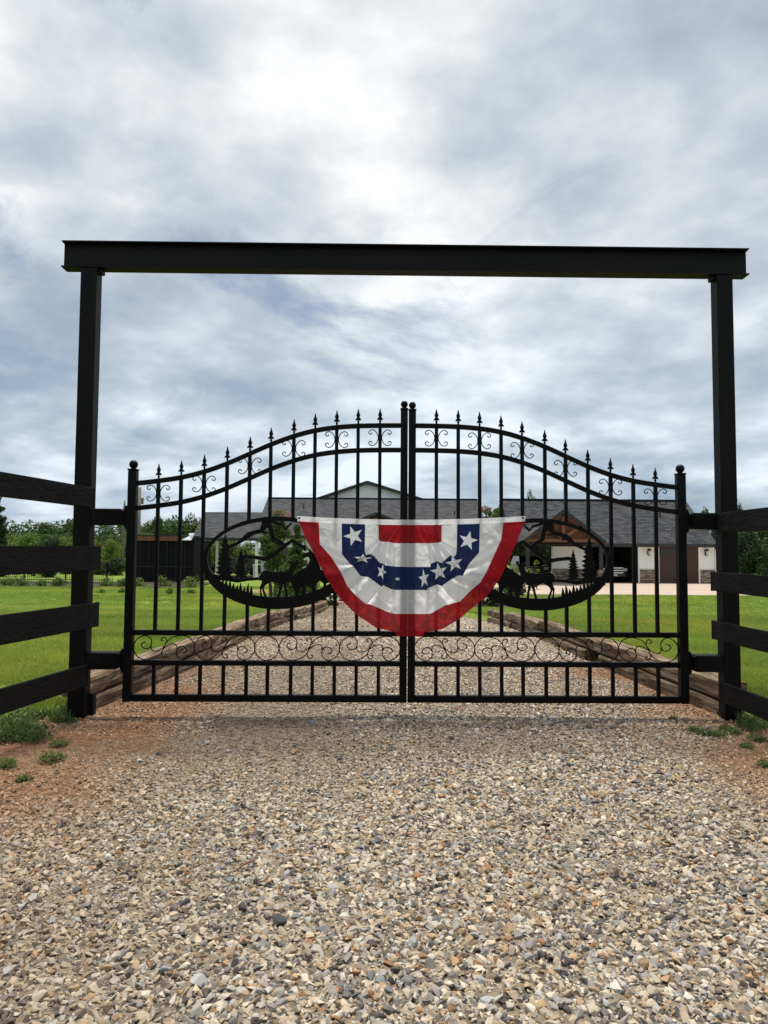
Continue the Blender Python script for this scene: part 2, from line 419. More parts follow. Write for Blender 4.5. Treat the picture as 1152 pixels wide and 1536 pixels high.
ci = RNG.choice(len(PAL), n, p=PW); colr = PAL[ci]*RNG.uniform(0.8, 1.2, (n, 1))
cl = clay_mask(P[:, 0], P[:, 1])[:, None]
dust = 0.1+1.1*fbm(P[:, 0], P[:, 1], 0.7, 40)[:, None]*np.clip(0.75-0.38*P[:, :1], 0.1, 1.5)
dust = np.clip(dust*0.7+1.0*fines_shade(P[:, 0], P[:, 1])[:, None], 0, 1.5)  # packed dust, plus the post shade painted into the strip before the gate
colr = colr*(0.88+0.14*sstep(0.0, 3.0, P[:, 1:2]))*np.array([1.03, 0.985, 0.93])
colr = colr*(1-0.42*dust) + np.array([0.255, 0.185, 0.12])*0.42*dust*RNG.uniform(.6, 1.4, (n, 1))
colr = colr*(1-0.62*cl) + np.array([0.35, 0.20, 0.105])*0.62*cl*RNG.uniform(0.5, 1.5, (n, 1))
rot = np.stack([RNG.normal(0, 0.45, n), RNG.normal(0, 0.45, n), RNG.uniform(0, 6.28, n)], 1)
scl = 1.2*S[:, None]*RNG.uniform(0.8, 1.25, (n, 3))
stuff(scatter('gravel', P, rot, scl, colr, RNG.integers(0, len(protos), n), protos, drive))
NSTONES = n
# the largest single stones lie on top, each an object of its own
for k, c in enumerate([(0.47, 0.41, 0.32), (0.40, 0.40, 0.39), (0.23, 0.24, 0.25), (0.07, 0.072, 0.08), (0.42, 0.28, 0.16), (0.62, 0.59, 0.52)]):
    mat('big_stone_%d' % k, c, 0.85, tuple(x*0.62 for x in c), 55, bump=0.3, bscale=180, spec=0.25, objrand=0.18)
big_me = [bpy.data.meshes.new('stone') for _ in stone_hulls]
for me, (v, f) in zip(big_me, stone_hulls): me.from_pydata(v, [], f); me.update(); me.materials.append(None)
for k in range(280):
    d = 1.75 + 3.6*RNG.random()**1.5; x = CAM.x + d*RNG.uniform(-0.55, 0.56); y = CAM.y + d
    if clay_mask(x, y) > 0.6: continue
    s = RNG.uniform(0.0145, 0.0255)*(1 if RNG.random() > 0.12 else 1.3)
    o = new_obj('stone', big_me[k % len(big_me)], drive)
    o.material_slots[0].link = 'OBJECT'; o.material_slots[0].material = MATS['big_stone_%d' % RNG.choice(6, p=[0.28, 0.26, 0.16, 0.07, 0.09, 0.14])]
    o.location = (x, y, float(drive_h(x, y))+0.012+s*0.35); o.scale = (s, s, s); o.rotation_euler = (RNG.normal(0, .35), RNG.normal(0, .35), RNG.uniform(0, 6.28))

# --- lawn grass
mat('grass_blade', (0.1, 0.2, 0.03), 0.6, (0.85, 0.85, 0.8), 3.0, spec=0.25, transl=0.35, instancer=True)
def tuft(seed, nb, rad, h, w):
    rg = np.random.default_rng(seed); v = []; f = []
    for _ in range(nb):
        a = rg.uniform(0, 6.28); r = rad*math.sqrt(rg.random()); x, y = r*math.cos(a), r*math.sin(a)
        b = rg.uniform(0, 6.28); hh = h*rg.uniform(0.6, 1.2); lean = hh*rg.uniform(0.1, 0.8); c = rg.uniform(0, 6.28)
        dx, dy = math.cos(b)*w, math.sin(b)*w; lx, ly = math.cos(c)*lean, math.sin(c)*lean; o = len(v)
        v += [(x-dx, y-dy, -0.01), (x+dx, y+dy, -0.01), (x+dx*.7+lx*.4, y+dy*.7+ly*.4, hh*.6), (x-dx*.7+lx*.4, y-dy*.7+ly*.4, hh*.6), (x+lx, y+ly, hh)]
        f += [(o, o+1, o+2, o+3), (o+3, o+2, o+4)]
    return v, f
gp = [proto('grass_tuft_shape', *tuft(s, 34, 0.10, 0.055, 0.0032), 'grass_blade') for s in range(4)]
Pg, Sg = [], []
def gband(d0, d1, dens, sc):
    a = 0.5*1.8*(d1**2-d0**2); n = int(a*dens)
    d = np.sqrt(RNG.uniform(d0*d0, d1*d1, n)); t = RNG.uniform(-0.95, 0.85, n)
    x = CAM.x + d*t; y = CAM.y + d
    e = np.maximum(edgeL(y)-0.21-x, x-edgeR(y)-0.21)
    front = 0.35+0.5*(fbm(x, y, 1.1, 21)-0.5)
    ok = (e > 0) & (y > front - 0.45 + 0.3*RNG.random(n)) & (RNG.random(n) < 0.25+0.75*sstep(0.0, 0.9, y-0.3+0.8*(fbm(x, y, 1.5, 50)-0.45)))
    ok &= ~((x > 7.2) & (y > 28.3))
    x, y = x[ok], y[ok]; Pg.append(np.stack([x, y, ground_h(x, y)], 1)); Sg.append(sc*RNG.uniform(0.7, 1.25, len(x)))
gband(4.7, 6.6, 420, 0.8); gband(5.3, 8.0, 420, 0.9); gband(8.0, 12.0, 210, 1.1); gband(12, 20, 70, 1.5); gband(20, 40, 18, 2.1)
Pg = np.concatenate(Pg); Sg = np.concatenate(Sg); n = len(Pg)
h = fbm(Pg[:, 0], Pg[:, 1], 0.5, 60)[:, None]; h2 = fbm(Pg[:, 0], Pg[:, 1]*2.5, 0.35, 70)[:, None]
mow = 0.5+0.5*np.sin((Pg[:, 1:2]*0.97+Pg[:, :1]*0.12)*2*np.pi/1.15)
colg = np.array([0.255, 0.355, 0.058])*(0.62+0.60*h2+0.14*mow)*(1-0.0*h) + np.array([0.14, 0.07, 0.012])*np.clip((h-0.50)*3.5, 0, 1)
colg = colg*RNG.uniform(0.82, 1.18, (n, 1))
scg = np.stack([Sg, Sg, Sg*np.where(Pg[:, 1] > 12, 0.62, 0.95)], 1)
stuff(tag(scatter('lawn_grass', Pg, np.stack([np.zeros(n), np.zeros(n), RNG.uniform(0, 6.28, n)], 1), scg, colg, RNG.integers(0, 4, n), gp),
          'short bright green mown grass on both sides of the gravel drive', 'grass'))

# --- weathered edging timbers, two courses, stepping down with the drive
def timber_material():
    mt = bpy.data.materials.new('weathered_timber'); mt.use_nodes = True; n = mt.node_tree.nodes; l = mt.node_tree.links
    p = n['Principled BSDF']; p.inputs['Roughness'].default_value = 0.9; p.inputs['Specular IOR Level'].default_value = 0.15
    g = n.new('ShaderNodeTexCoord'); mp = n.new('ShaderNodeMapping'); mp.inputs['Scale'].default_value = (14, 0.9, 14); l.new(g.outputs['Object'], mp.inputs[0])
    a = n.new('ShaderNodeTexNoise'); a.inputs['Scale'].default_value = 2.2; a.inputs['Detail'].default_value = 9; a.inputs['Roughness'].default_value = .68; l.new(mp.outputs[0], a.inputs['Vector'])
    r = n.new('ShaderNodeValToRGB'); e = r.color_ramp.elements; e[0].position = .34; e[0].color = (.032, .025, .019, 1); e[1].position = .5; e[1].color = (.155, .118, .082, 1)
    x = e.new(.68); x.color = (.42, .36, .285, 1); l.new(a.outputs['Fac'], r.inputs[0])
    b2 = n.new('ShaderNodeTexNoise'); b2.inputs['Scale'].default_value = 1.7; b2.inputs['Detail'].default_value = 4; l.new(g.outputs['Object'], b2.inputs['Vector'])
    mx = n.new('ShaderNodeMix'); mx.data_type = 'RGBA'; mx.blend_type = 'MULTIPLY'; mx.inputs[0].default_value = .8
    r2 = n.new('ShaderNodeValToRGB'); r2.color_ramp.elements[0].color = (.75, .62, .5, 1); r2.color_ramp.elements[1].color = (1.15, 1.05, .98, 1); r2.color_ramp.elements[0].position = .35; r2.color_ramp.elements[1].position = .65
    l.new(b2.outputs['Fac'], r2.inputs[0]); l.new(r.outputs[0], mx.inputs[6]); l.new(r2.outputs[0], mx.inputs[7])
    oi = n.new('ShaderNodeObjectInfo'); hs = n.new('ShaderNodeHueSaturation'); mr = n.new('ShaderNodeMapRange'); mr.inputs['To Min'].default_value = .75; mr.inputs['To Max'].default_value = 1.3
    l.new(oi.outputs['Random'], mr.inputs[0]); l.new(mr.outputs[0], hs.inputs['Value']); l.new(mx.outputs[2], hs.inputs['Color']); l.new(hs.outputs[0], p.inputs['Base Color'])
    bp = n.new('ShaderNodeBump'); bp.inputs['Strength'].default_value = .8; bp.inputs['Distance'].default_value = .012; l.new(a.outputs['Fac'], bp.inputs['Height']); l.new(bp.outputs[0], p.inputs['Normal'])
    MATS['weathered_timber'] = mt
timber_material()
def timber(parent, a, b, w, h, seed):
    """uneven squared timber from a to b (centres), axis close to Y"""
    a = Vector(a); b = Vector(b); Ln = (b-a).length; ns = max(6, int(Ln/0.12)); nc = 5; rg = np.random.default_rng(seed)
    ring = []
    for k in range(4):
        c0 = [(-1,-1),(1,-1),(1,1),(-1,1)][k]; c1 = [(1,-1),(1,1),(-1,1),(-1,-1)][k]
        for q in range(nc):
            t = q/nc; x = c0[0]*(1-t)+c1[0]*t; z = c0[1]*(1-t)+c1[1]*t
            s = 0.93 if q == 0 else 1.0
            ring.append((x*s*w/2, z*s*h/2))
    d = (b-a).normalized(); side = d.cross(Vector((0, 0, 1))).normalized(); up = side.cross(d)
    mb = MB(); m = len(ring)
    for i in range(ns+1):
        c = a.lerp(b, i/ns)
        for (x, z) in ring:
            f = mnoise.noise(Vector((x*9+seed*3.1, i*0.35, z*9)))*0.012 + mnoise.noise(Vector((x*20+seed, i*1.3, z*20)))*0.006
            q = math.hypot(x, z)
            mb.v.append(tuple(c + side*(x*(1+f/q)) + up*(z*(1+f/q)) + d*(0.015*rg.normal() if i in (0, ns) else 0)))
    for i in range(ns):
        for j in range(m):
            p0 = i*m+j; p1 = i*m+(j+1) % m; mb.f.append((p0, p1, p1+m, p0+m))
    mb.f.append(tuple(range(m))); mb.f.append(tuple(ns*m+j for j in reversed(range(m))))
    return build('timber', mb, 'weathered_timber', parent)
def edging(label, sgn, edge, y0, y1, seed):
    t = thing('timber_edging', label, 'timber edging', (float(edge(0.3)), 0.3, 0))
    rg = random.Random(seed); y = y0; k = 0
    while y < y1-0.4:
        ln = rg.choice([2.55, 2.5, 2.62]); ye = min(y+ln, y1)
        for course in (0, 1):
            off = 0.0 if course else rg.uniform(-0.5, 0.5)
            ya, yb = y+0.01, ye-0.02
            if course == 0: ya = max(y0, y+off); yb = min(y1, ye+off)
            w = 0.20+rg.uniform(-.015, .015); jx = rg.uniform(-.02, .02) + (0.025 if course else 0)
            za = base_h(ya)*1.0; zb = base_h(yb); hh = 0.135
            zc = -0.02+hh/2 + course*(hh+0.004)
            if course: zc += rg.uniform(-.012, .012); za = zb = (za+zb)/2 + (za-zb)*0.0 ; za += 0.012
            pa = (float(edge(ya))+sgn*(w/2+jx), ya, float(za)+zc); pb = (float(edge(yb))+sgn*(w/2+jx+rg.uniform(-.01, .02)), yb, float(zb)+zc)
            if course:
                pa = (pa[0], pa[1], float(base_h(ya))*.7+float(base_h((ya+yb)/2))*.3+zc); pb = (pb[0], pb[1], float(base_h(yb))*.7+float(base_h((ya+yb)/2))*.3+zc)
            timber(t, pa, pb, w, hh, seed*50+k); k += 1
        y = ye
    return t
edging('long weathered timber edging along the drive on the side of the dark shed', -1, edgeL, 0.10, 20.0, 3)
edging('weathered timber edging along the drive on the side of the garage', 1, edgeR, 0.10, 10.6, 5)

# ================================================================ gateway frame, fences, gate
mat('black_paint', (0.0022, 0.0022, 0.0028), 0.5, (0.006, 0.0055, 0.0058), 2.0, bump=0.25, bscale=40, spec=0.10, stretch=(5, 5, .5))
mat('black_steel', (0.0020, 0.0020, 0.0025), 0.42, (0.0045, 0.004, 0.0042), 9.0, bump=0.1, bscale=90, spec=0.10)
mat('black_beam', (0.0022, 0.0026, 0.0042), 0.5, (0.0075, 0.0062, 0.006), 1.3, bump=0.25, bscale=14, spec=0.12, stretch=(.7, 3, 3))
mat('black_wood', (0.0045, 0.0044, 0.0046), 0.75, (0.014, 0.013, 0.0125), 2.5, bump=0.8, bscale=5, spec=0.15, stretch=(22, 2.0, 22), detail=8)

arch = thing('gateway_frame', 'tall black gateway frame of two square posts under a long steel beam', 'gateway', (0, 0, 0))
PW_ = 0.12
XL0, XL1 = -2.43, -2.43+PW_; XR0, XR1 = 2.298, 2.298+PW_
for x0, x1 in ((XL0, XL1), (XR0, XR1)):
    build('post', MB().box((x0, -0.052, -0.25), (x1, 0.052, 3.297)), 'black_paint', arch, bevel=0.004)
bm_ = MB(); zb0, zb1 = 3.30, 3.50; bx0, bx1 = -2.575, 2.545; t = 0.009; fw = 0.052
I = [(-fw, zb0), (fw, zb0), (fw, zb0+t), (0.005, zb0+t+.004), (0.005, zb1-t-.004), (fw, zb1-t), (fw, zb1), (-fw, zb1), (-fw, zb1-t), (-0.005, zb1-t-.004), (-0.005, zb0+t+.004), (-fw, zb0+t)]
n = len(I)
for x in (bx0, bx1): bm_.v += [(x, y, z) for y, z in I]
for i in range(n): j = (i+1) % n; bm_.f.append((i, j, n+j, n+i))
bm_.f.append(tuple(range(n))); bm_.f.append(tuple(n+i for i in reversed(range(n))))
build('beam', bm_, 'black_beam', arch)
for x in (XL1, XR0):                                                       # small weld tab under the beam
    s = 1 if x < 0 else -1
    build('weld_tab', MB().box((min(x, x+s*0.03)+.001*s, -0.03, 3.262), (max(x, x+s*0.03)+.001*s, 0.03, 3.296)), 'black_beam', arch, bevel=0.004)
# hinge arms between post and gate
for sgn in (-1, 1):
    xin = XL1 if sgn < 0 else XR0
    for zc in (1.452, 0.415):
        xa = xin + (-sgn)*0.0015; xb = sgn*2.095
        a = build('hinge_arm', MB().box((min(xa, xb), -0.050, zc-0.060), (max(xa, xb), 0.050, zc+0.060)), 'black_paint', arch, bevel=0.005)
        build('end_cap', MB().box((min(xb, xb-sgn*0.012), -0.048, zc-0.052), (max(xb, xb-sgn*0.012), 0.048, zc+0.052)), 'black_steel', a, bevel=0.003)
        build('hinge_pin', MB().tube([(sgn*2.071, 0, zc-0.07), (sgn*2.071, 0, zc+0.07)], 0.011, 8), 'black_steel', a)
        build('hinge_leaf', MB().box((min(sgn*2.052, sgn*2.069), -0.02, zc-0.085), (max(sgn*2.052, sgn*2.069), 0.02, zc+0.085)), 'black_steel', a, bevel=0.002)

# board fences running toward the viewer from the posts
def fence(label, x_at_post, ang, zs, ends, ln=4.9, sgn=-1):
    t = thing('board_fence', label, 'fence', (x_at_post, -0.1, 0))
    dx, dy = sgn*math.sin(ang), -math.cos(ang); nx, ny = -sgn*math.cos(ang), -math.sin(ang)*1.0   # nx: drive-side normal
    for k, (z0, z1) in enumerate(zs):
        e = ends[k]; mb = MB(); ns = 10
        pa = Vector((x_at_post - dx*e, -0.052 - dy*e, 0)); th = 0.028
        p = []
        for i in range(ns+1):
            s = i/ns*(ln+e); c = pa + Vector((dx*s, dy*s, 0)); w = 0.004*math.sin(s*1.7+k*2)
            for (tt, z) in ((0, z0+w), (th, z0+w), (th, z1+w), (0, z1+w)): p.append((c.x+nx*tt, c.y+ny*tt, z))
        mb.v = p
        for i in range(ns):
            for j in range(4): a = i*4+j; b = i*4+(j+1) % 4; mb.f.append((a, b, b+4, a+4))
        mb.f.append((0, 1, 2, 3)); mb.f.append((ns*4+3, ns*4+2, ns*4+1, ns*4))
        build('board', mb, 'black_wood', t, bevel=0.003)
    for s in (2.3, 4.75):
        c = Vector((x_at_post+dx*s, -0.052+dy*s, 0)); bx_ = -sgn
        build('post', MB().box((c.x-0.07+sgn*0.072, c.y-0.07, -0.3), (c.x+0.07+sgn*0.072, c.y+0.07, 1.62)), 'black_wood', t, bevel=0.004)
    return t
zsL = [(1.515, 1.660), (1.063, 1.235), (0.655, 0.830), (0.245, 0.395)]
fence('black four-board ranch fence on the side of the dark shed', XL1+0.002, R(7.8), zsL, [0.0, 0.11, 0.11, -0.02])
zsR = [(1.365, 1.510), (0.935, 1.075), (0.585, 0.720), (0.145, 0.285)]
fence('black four-board ranch fence on the garage side', XR0-0.002, R(0.5), zsR, [0.0, 0.12, 0.12, -0.0], sgn=1)

# ---------------------------------------------------------------- the gate leaves (drawn for the shed-side leaf, mirrored for the other)
TOPR = [(197, 725.8), (202, 725.6), (236, 721.6), (270, 717), (304.5, 708.6), (339, 696.5), (373, 681.5), (404, 667.5), (439, 654.5), (471, 645.8), (503.6, 641), (536, 638.8), (569, 638.3), (604, 638.3)]
_tx = np.array([W(x, y, 0).x for x, y in TOPR]); _tz = np.array([W(x, y, 0).z for x, y in TOPR])
def toprail(x):
    # smooth the traced polyline
    ks = np.linspace(-0.07, 0.07, 7); return float(np.mean(np.interp(np.clip(x+ks, -2.02, -0.04), _tx, _tz)))
PICK = [W(x, 800, 0).x for x in (236, 270, 304.5, 339, 373, 404.5, 439, 471, 503.6, 536, 569)]
Z_MID, Z_LOW, Z_BOT = 0.616, 0.399, 0.148
RAILGAP = 0.183
OC = (W(415, 844, 0).x, W(415, 844, 0).z); SC = 1/ (F/5.2134)             # oval centre, metres per pixel at the gate
OA, OB = 110*SC, 69*SC
def c3(x, y):
    p = W(740+x/6.4, 740+y/6.4, 0); return (-p.x, p.z)
def c2(x, y):
    p = W(370+x/7.68, 750+y/7.68, 0); return (p.x, p.z)
DOE = [(212,655),(225,690),(240,702),(244,735),(252,757),(266,768),(270,800),(288,842),(318,870),(336,888),(326,950),(316,1033),(340,1033),(346,960),(356,888),(364,884),(386,960),(405,1033),(428,1033),(405,950),(392,880),(420,880),(480,865),(500,875),(540,905),(550,930),(535,970),(512,1026),(535,1026),(558,962),(566,930),(572,940),(568,980),(556,1026),(580,1024),(584,960),(588,920),(574,888),(566,858),(578,850),(586,862),(591,832),(585,800),(570,775),(545,757),(520,760),(450,770),(390,770),(340,765),(312,752),(300,720),(294,702),(306,680),(313,655),(290,668),(276,684),(256,684),(238,672)]
BUCK = [(638,650),(645,620),(690,605),(715,598),(728,560),(752,592),(800,640),(850,800),(960,850),(1080,860),(1130,920),(1122,1000),(1100,1125),(1065,1125),(1075,1000),(1040,960),(960,950),(918,962),(912,1150),(878,1150),(885,962),(840,930),(812,950),(800,980),(790,1160),(750,1160),(752,1010),(700,985),(682,995),(672,1165),(640,1165),(640,1005),(612,1022),(600,1165),(560,1165),(556,1060),(535,1010),(505,930),(520,890),(560,850),(640,800),(700,760),(728,690),(715,655),(680,662)]
ANTLERS = [[(735,590),(700,560),(672,520),(668,470)],[(690,545),(640,520),(610,540),(580,560)],[(760,590),(800,540),(850,500),(870,430),(860,370)],[(850,500),(900,480),(930,430),(960,370)],[(870,440),(890,420),(885,370)]]
RIDGES = [([(290,300),(345,358),(380,315),(440,302),(478,285),(510,262)], [14,20,18,20,22,26]),
          ([(505,255),(532,300),(575,380),(650,398),(700,422),(780,488),(890,545),(945,562)], [24,62,34,30,40,24,18,14]),
          ([(516,290),(482,368),(470,440),(362,506),(325,500)], [44,34,32,20,14]),
          ([(575,380),(540,400),(500,395)], [20,14,6]),
          ([(150,560),(200,515),(280,465),(350,520),(450,602),(530,650),(620,635),(720,625),(770,642)], [20,22,26,26,30,30,26,26,22])]
def smooth_pts(p, k=2):
    for _ in range(k):
        q = [p[0]]
        for a, b in zip(p[:-1], p[1:]): q += [(a[0]*.75+b[0]*.25, a[1]*.75+b[1]*.25), (a[0]*.25+b[0]*.75, a[1]*.25+b[1]*.75)]
        p = q+[p[-1]]
    return p
def spline(pts, per=6):
    """Catmull-Rom through points"""
    out = []; n = len(pts)
    for i in range(n-1):
        p0, p1, p2, p3 = pts[max(i-1, 0)], pts[i], pts[i+1], pts[min(i+2, n-1)]
        for k in range(per):
            t = k/per
            out.append(tuple(0.5*((2*p1[d]) + (-p0[d]+p2[d])*t + (2*p0[d]-5*p1[d]+4*p2[d]-p3[d])*t*t + (-p0[d]+3*p1[d]-3*p2[d]+p3[d])*t**3) for d in range(2)))
    return out+[pts[-1]]
def gate_leaf(label, mir):
    mx = lambda x: -x if mir else x
    def X(pts): return [(mx(x), y, z) for x, y, z in pts]
    root = thing('gate_leaf', label, 'gate leaf', (mx(-1.03), 0, 0.148))
    def part(name, mb, parent=root, material='black_steel', **k):
        mb.v = X(mb.v); return build(name, mb, material, parent, **k)
    # stiles with ball caps
    for nm, x, w, ztop in (('hinge_stile', -2.02, 0.062, 1.793), ('meeting_stile', -0.030, 0.052, 2.262 if not mir else 2.255)):
        s = part(nm, MB().box((x-w/2, -w/2, Z_BOT-0.026), (x+w/2, w/2, ztop)), bevel=0.005)
        r = w*0.52
        part('cap', MB().box((x-w/2-.003, -w/2-.003, ztop+.001), (x+w/2+.003, w/2+.003, ztop+0.014)), s, bevel=0.003)
        part('ball', MB().lathe((x, 0, ztop+0.014), [(r*.55, 0), (r*.55, .005)] + [(r*math.sin(a), .005+r*.9-r*math.cos(a)) for a in np.linspace(0.6, 3.1, 8)], 14), s, smooth=True)
    xi0, xi1 = -2.02+0.032, -0.030-0.027
    # curved rails
    for dz in (0, RAILGAP):
        mb = MB(); xs_ = np.linspace(xi0, xi1, 34); h = 0.017
        for x in xs_:
            z = toprail(x)-dz
            for (y, q) in ((-h, -h), (h, -h), (h, h), (-h, h)): mb.v.append((x, y, z+q))
        for i in range(33):
            for j in range(4): a = i*4+j; b = i*4+(j+1) % 4; mb.f.append((a, b, b+4, a+4))
        mb.f += [(3, 2, 1, 0), tuple(33*4+j for j in range(4))]
        part('top_rail' if dz == 0 else 'second_rail', mb, bevel=0.003)
    for nm, z, h in (('middle_rail', Z_MID, 0.019), ('lower_rail', Z_LOW, 0.019), ('bottom_rail', Z_BOT, 0.026)):
        part(nm, MB().box((xi0, -0.018, z-h), (xi1, 0.018, z+h)), bevel=0.004)
    # pickets
    hw = 0.0125
    for k, x in enumerate(PICK):
        zt = toprail(x)+0.005
        segs = [(Z_MID+0.015, zt)]
        e = (x-OC[0])/OA
        if abs(e) < 0.985:
            dz = OB*math.sqrt(1-e*e); segs = [(Z_MID+0.015, OC[1]-dz+0.012), (OC[1]+dz-0.012, zt)]
        segs.append((Z_BOT+0.022, Z_LOW-0.015))
        for a, b in segs:
            q_ = part('picket', MB().box((x-hw, -hw, a), (x+hw, hw, b)), bevel=0.002)
            if b == zt: p = q_
        # spear finial: stem, collar, two drooping spurs, spearhead
        z0 = toprail(x)+0.017; f = MB()
        f.lathe((x, 0, z0), [(.0065, -0.002), (.0065, .010), (.010, .013), (.010, .017), (.006, .021), (.006, .040), (.010, .048), (.0142, .058), (.0155, .064), (.012, .074), (.0068, .088), (.0045, .098), (.0048, .104), (.001, .110)], 8)
        for s in (-1, 1):
            f.plate([(x+s*.001, z0+.048), (x+s*.012, z0+.044), (x+s*.020, z0+.034), (x+s*.0225, z0+.023), (x+s*.016, z0+.027), (x+s*.010, z0+.024), (x+s*.001, z0+.027)], -.005, .005)
            f.add([(-0, 0, 0)]*0, [])
        part('finial', f, p)
        # C-scroll pairs on every other picket
        if k % 2 == 0:
            zc = toprail(x)-RAILGAP/2
            for s in (-1, 1):
                C = [(.058, .020), (.050, .022), (.046, .030), (.052, .038), (.063, .036), (.068, .027), (.066, .018)]
                # arc hugging the picket with curled ends
                up = [(0.0135, 0.0), (.018, .024), (.033, .048), (.055, .060), (.075, .053), (.083, .038), (.074, .027), (.062, .030), (.060, .039)]
                pts = [(x+s*a, zc-b*0.97) for a, b in reversed(up[1:])] + [(x+s*a, zc+b) for a, b in up]
                pts = spline(pts, 4)
                part('scroll', MB().tube([(a, 0, b) for a, b in pts], 0.0037, 6), p, smooth=True)
    # scroll band between middle and lower rails: two S-units, a ring, two S-units
    zc = (Z_MID+Z_LOW)/2; hb = (Z_MID-Z_LOW)/2-0.020
    span = xi1-xi0; ring_w = 2*hb; uw = (span-ring_w)/4
    def unit(x0):
        k = uw/493.0; kz = hb/102.0
        f = lambda pts: [(x0+(a-40)*k, zc-(b-219)*kz) for a, b in pts]
        half = [[(290,215),(272,258),(238,294),(192,314),(140,320),(88,304),(54,265),(42,222),(54,172),(90,135),(135,119),(170,136),(188,168),(182,210)],
                [(182,210),(160,228),(130,226),(106,206),(112,184),(140,174)],
                [(182,210),(190,236),(214,250),(250,242),(290,215)],
                [(290,215),(308,178),(304,148),(284,134),(266,146),(270,162),(282,162)]]
        rotp = [[(580-a, 438-b) for a, b in h] for h in half]
        mb = MB()
        for h in half+rotp:
            mb.tube([(a, 0, b) for a, b in spline(f(h), 5)], 0.0040, 6)
        for a, b, r in ((290, 215, .0095), (182, 210, .0075), (398, 228, .0075)):
            (qx, qz), = f([(a, b)]); mb.lathe((qx, 0, qz-r), [(r*math.sin(t)+.0003, r-r*math.cos(t)) for t in np.linspace(0.05, 3.1, 6)], 8)
        part('scrollwork', mb, smooth=True)
    unit(xi0); unit(xi0+uw); unit(xi0+2*uw+ring_w); unit(xi0+3*uw+ring_w)
    rc = xi0+2*uw+hb
    part('ring', MB().tube([(rc+hb*math.cos(t), 0, zc+hb*math.sin(t)) for t in np.linspace(0, 2*math.pi, 33)], 0.004, 6, caps=False), smooth=True)
    # oval wildlife panel, cut from plate
    y0, y1 = -0.006, 0.003
    mb = MB(); nn = 72; io = len(mb.v)
    for i in range(nn):
        t = 2*math.pi*i/nn; c, s = math.cos(t), math.sin(t)
        xo, zo = OC[0]+OA*c, OC[1]+OB*s; xn, zn = OC[0]+(OA-0.034)*c, OC[1]+0.028+(OB-0.060)*s
        mb.v += [(xo, y0-.008, zo), (xn, y0-.008, zn), (xn, y1+.008, zn), (xo, y1+.008, zo)]
    for i in range(nn):
        for j in range(4): a = i*4+j; b = i*4+(j+1) % 4; a2 = ((i+1) % nn)*4+j; b2 = ((i+1) % nn)*4+(j+1) % 4; mb.f.append((a, b, b2, a2))
    pan = part('oval_panel', mb)
    part('deer_silhouette', MB().plate([c3(*p) for p in DOE], y0, y1), pan)
    part('deer_silhouette', MB().plate([c2(*p) for p in BUCK], y0+.001, y1+.001), pan)
    mb = MB()
    for a in ANTLERS: mb.ribbon([c2(*p) for p in a], [0.012]+[0.009]*(len(a)-2)+[0.004], y0+.0003*ANTLERS.index(a), y1-.0003*ANTLERS.index(a))
    part('antlers', mb, pan)
    for i, (pts, ws) in enumerate(RIDGES):
        part('mountain_ridge', MB().ribbon([c3(*p) for p in pts], [w*1.35/6.4*SC for w in ws], y0-.0006*i, y1+.0006*i), pan)
    part('ground_line', MB().plate([c3(*p) for p in [(560,838),(600,822),(690,828),(765,838),(850,830),(940,815),(1050,792),(1075,800),(1050,835),(1000,852),(900,862),(795,878),(700,858),(620,852)]], y0-.004, y1+.004), pan)
    for (cx_, top, bot, w, sd) in ((765, 538, 836, 80, 1), (918, 405, 842, 112, 2)):
        rg = random.Random(sd); Lp, Rp = [], []; nl = 9
        for i in range(nl):
            t = (i+0.6)/nl; y = top+40+(bot-top-48)*t; ww = w*(0.16+0.84*t**0.8)
            for side, arr in ((-1, Lp), (1, Rp)):
                wj = ww*rg.uniform(0.85, 1.08)
                arr += [(cx_+side*ww*0.42, y-13), (cx_+side*wj, y+6+rg.uniform(-3, 3)), (cx_+side*wj*0.9, y+10)]
        poly = [(cx_, top)] + Rp + [(cx_+12, bot-4), (cx_+12, bot), (cx_-12, bot), (cx_-12, bot-4)] + Lp[::-1]
        part('pine_silhouette', MB().plate([c3(*p) for p in poly], y0-.002, y1+.002), pan)
    rg = random.Random(9); poly = [(650, 1010)]
    for i in range(10):
        x = 652+i*34; yb = 988-i*9.0; hgt = rg.choice([52, 70, 100, 84, 62])
        poly += [(x+2, yb-10), (x+6, yb-hgt*.5), (x+14+rg.uniform(-7, 3), yb-hgt), (x+27, yb-hgt*.45), (x+29, yb-14)]
    poly += [(1000, 890), (1015, 905), (960, 965), (880, 1010), (780, 1040)]
    part('grass_silhouette', MB().plate([c3(*p) for p in poly], y0-.005, y1+.005), pan)
    return root
gate_leaf('black iron gate leaf with deer oval, hinged on the side of the dark shed', False)
gate_leaf('black iron gate leaf with deer oval, hinged on the garage side', True)

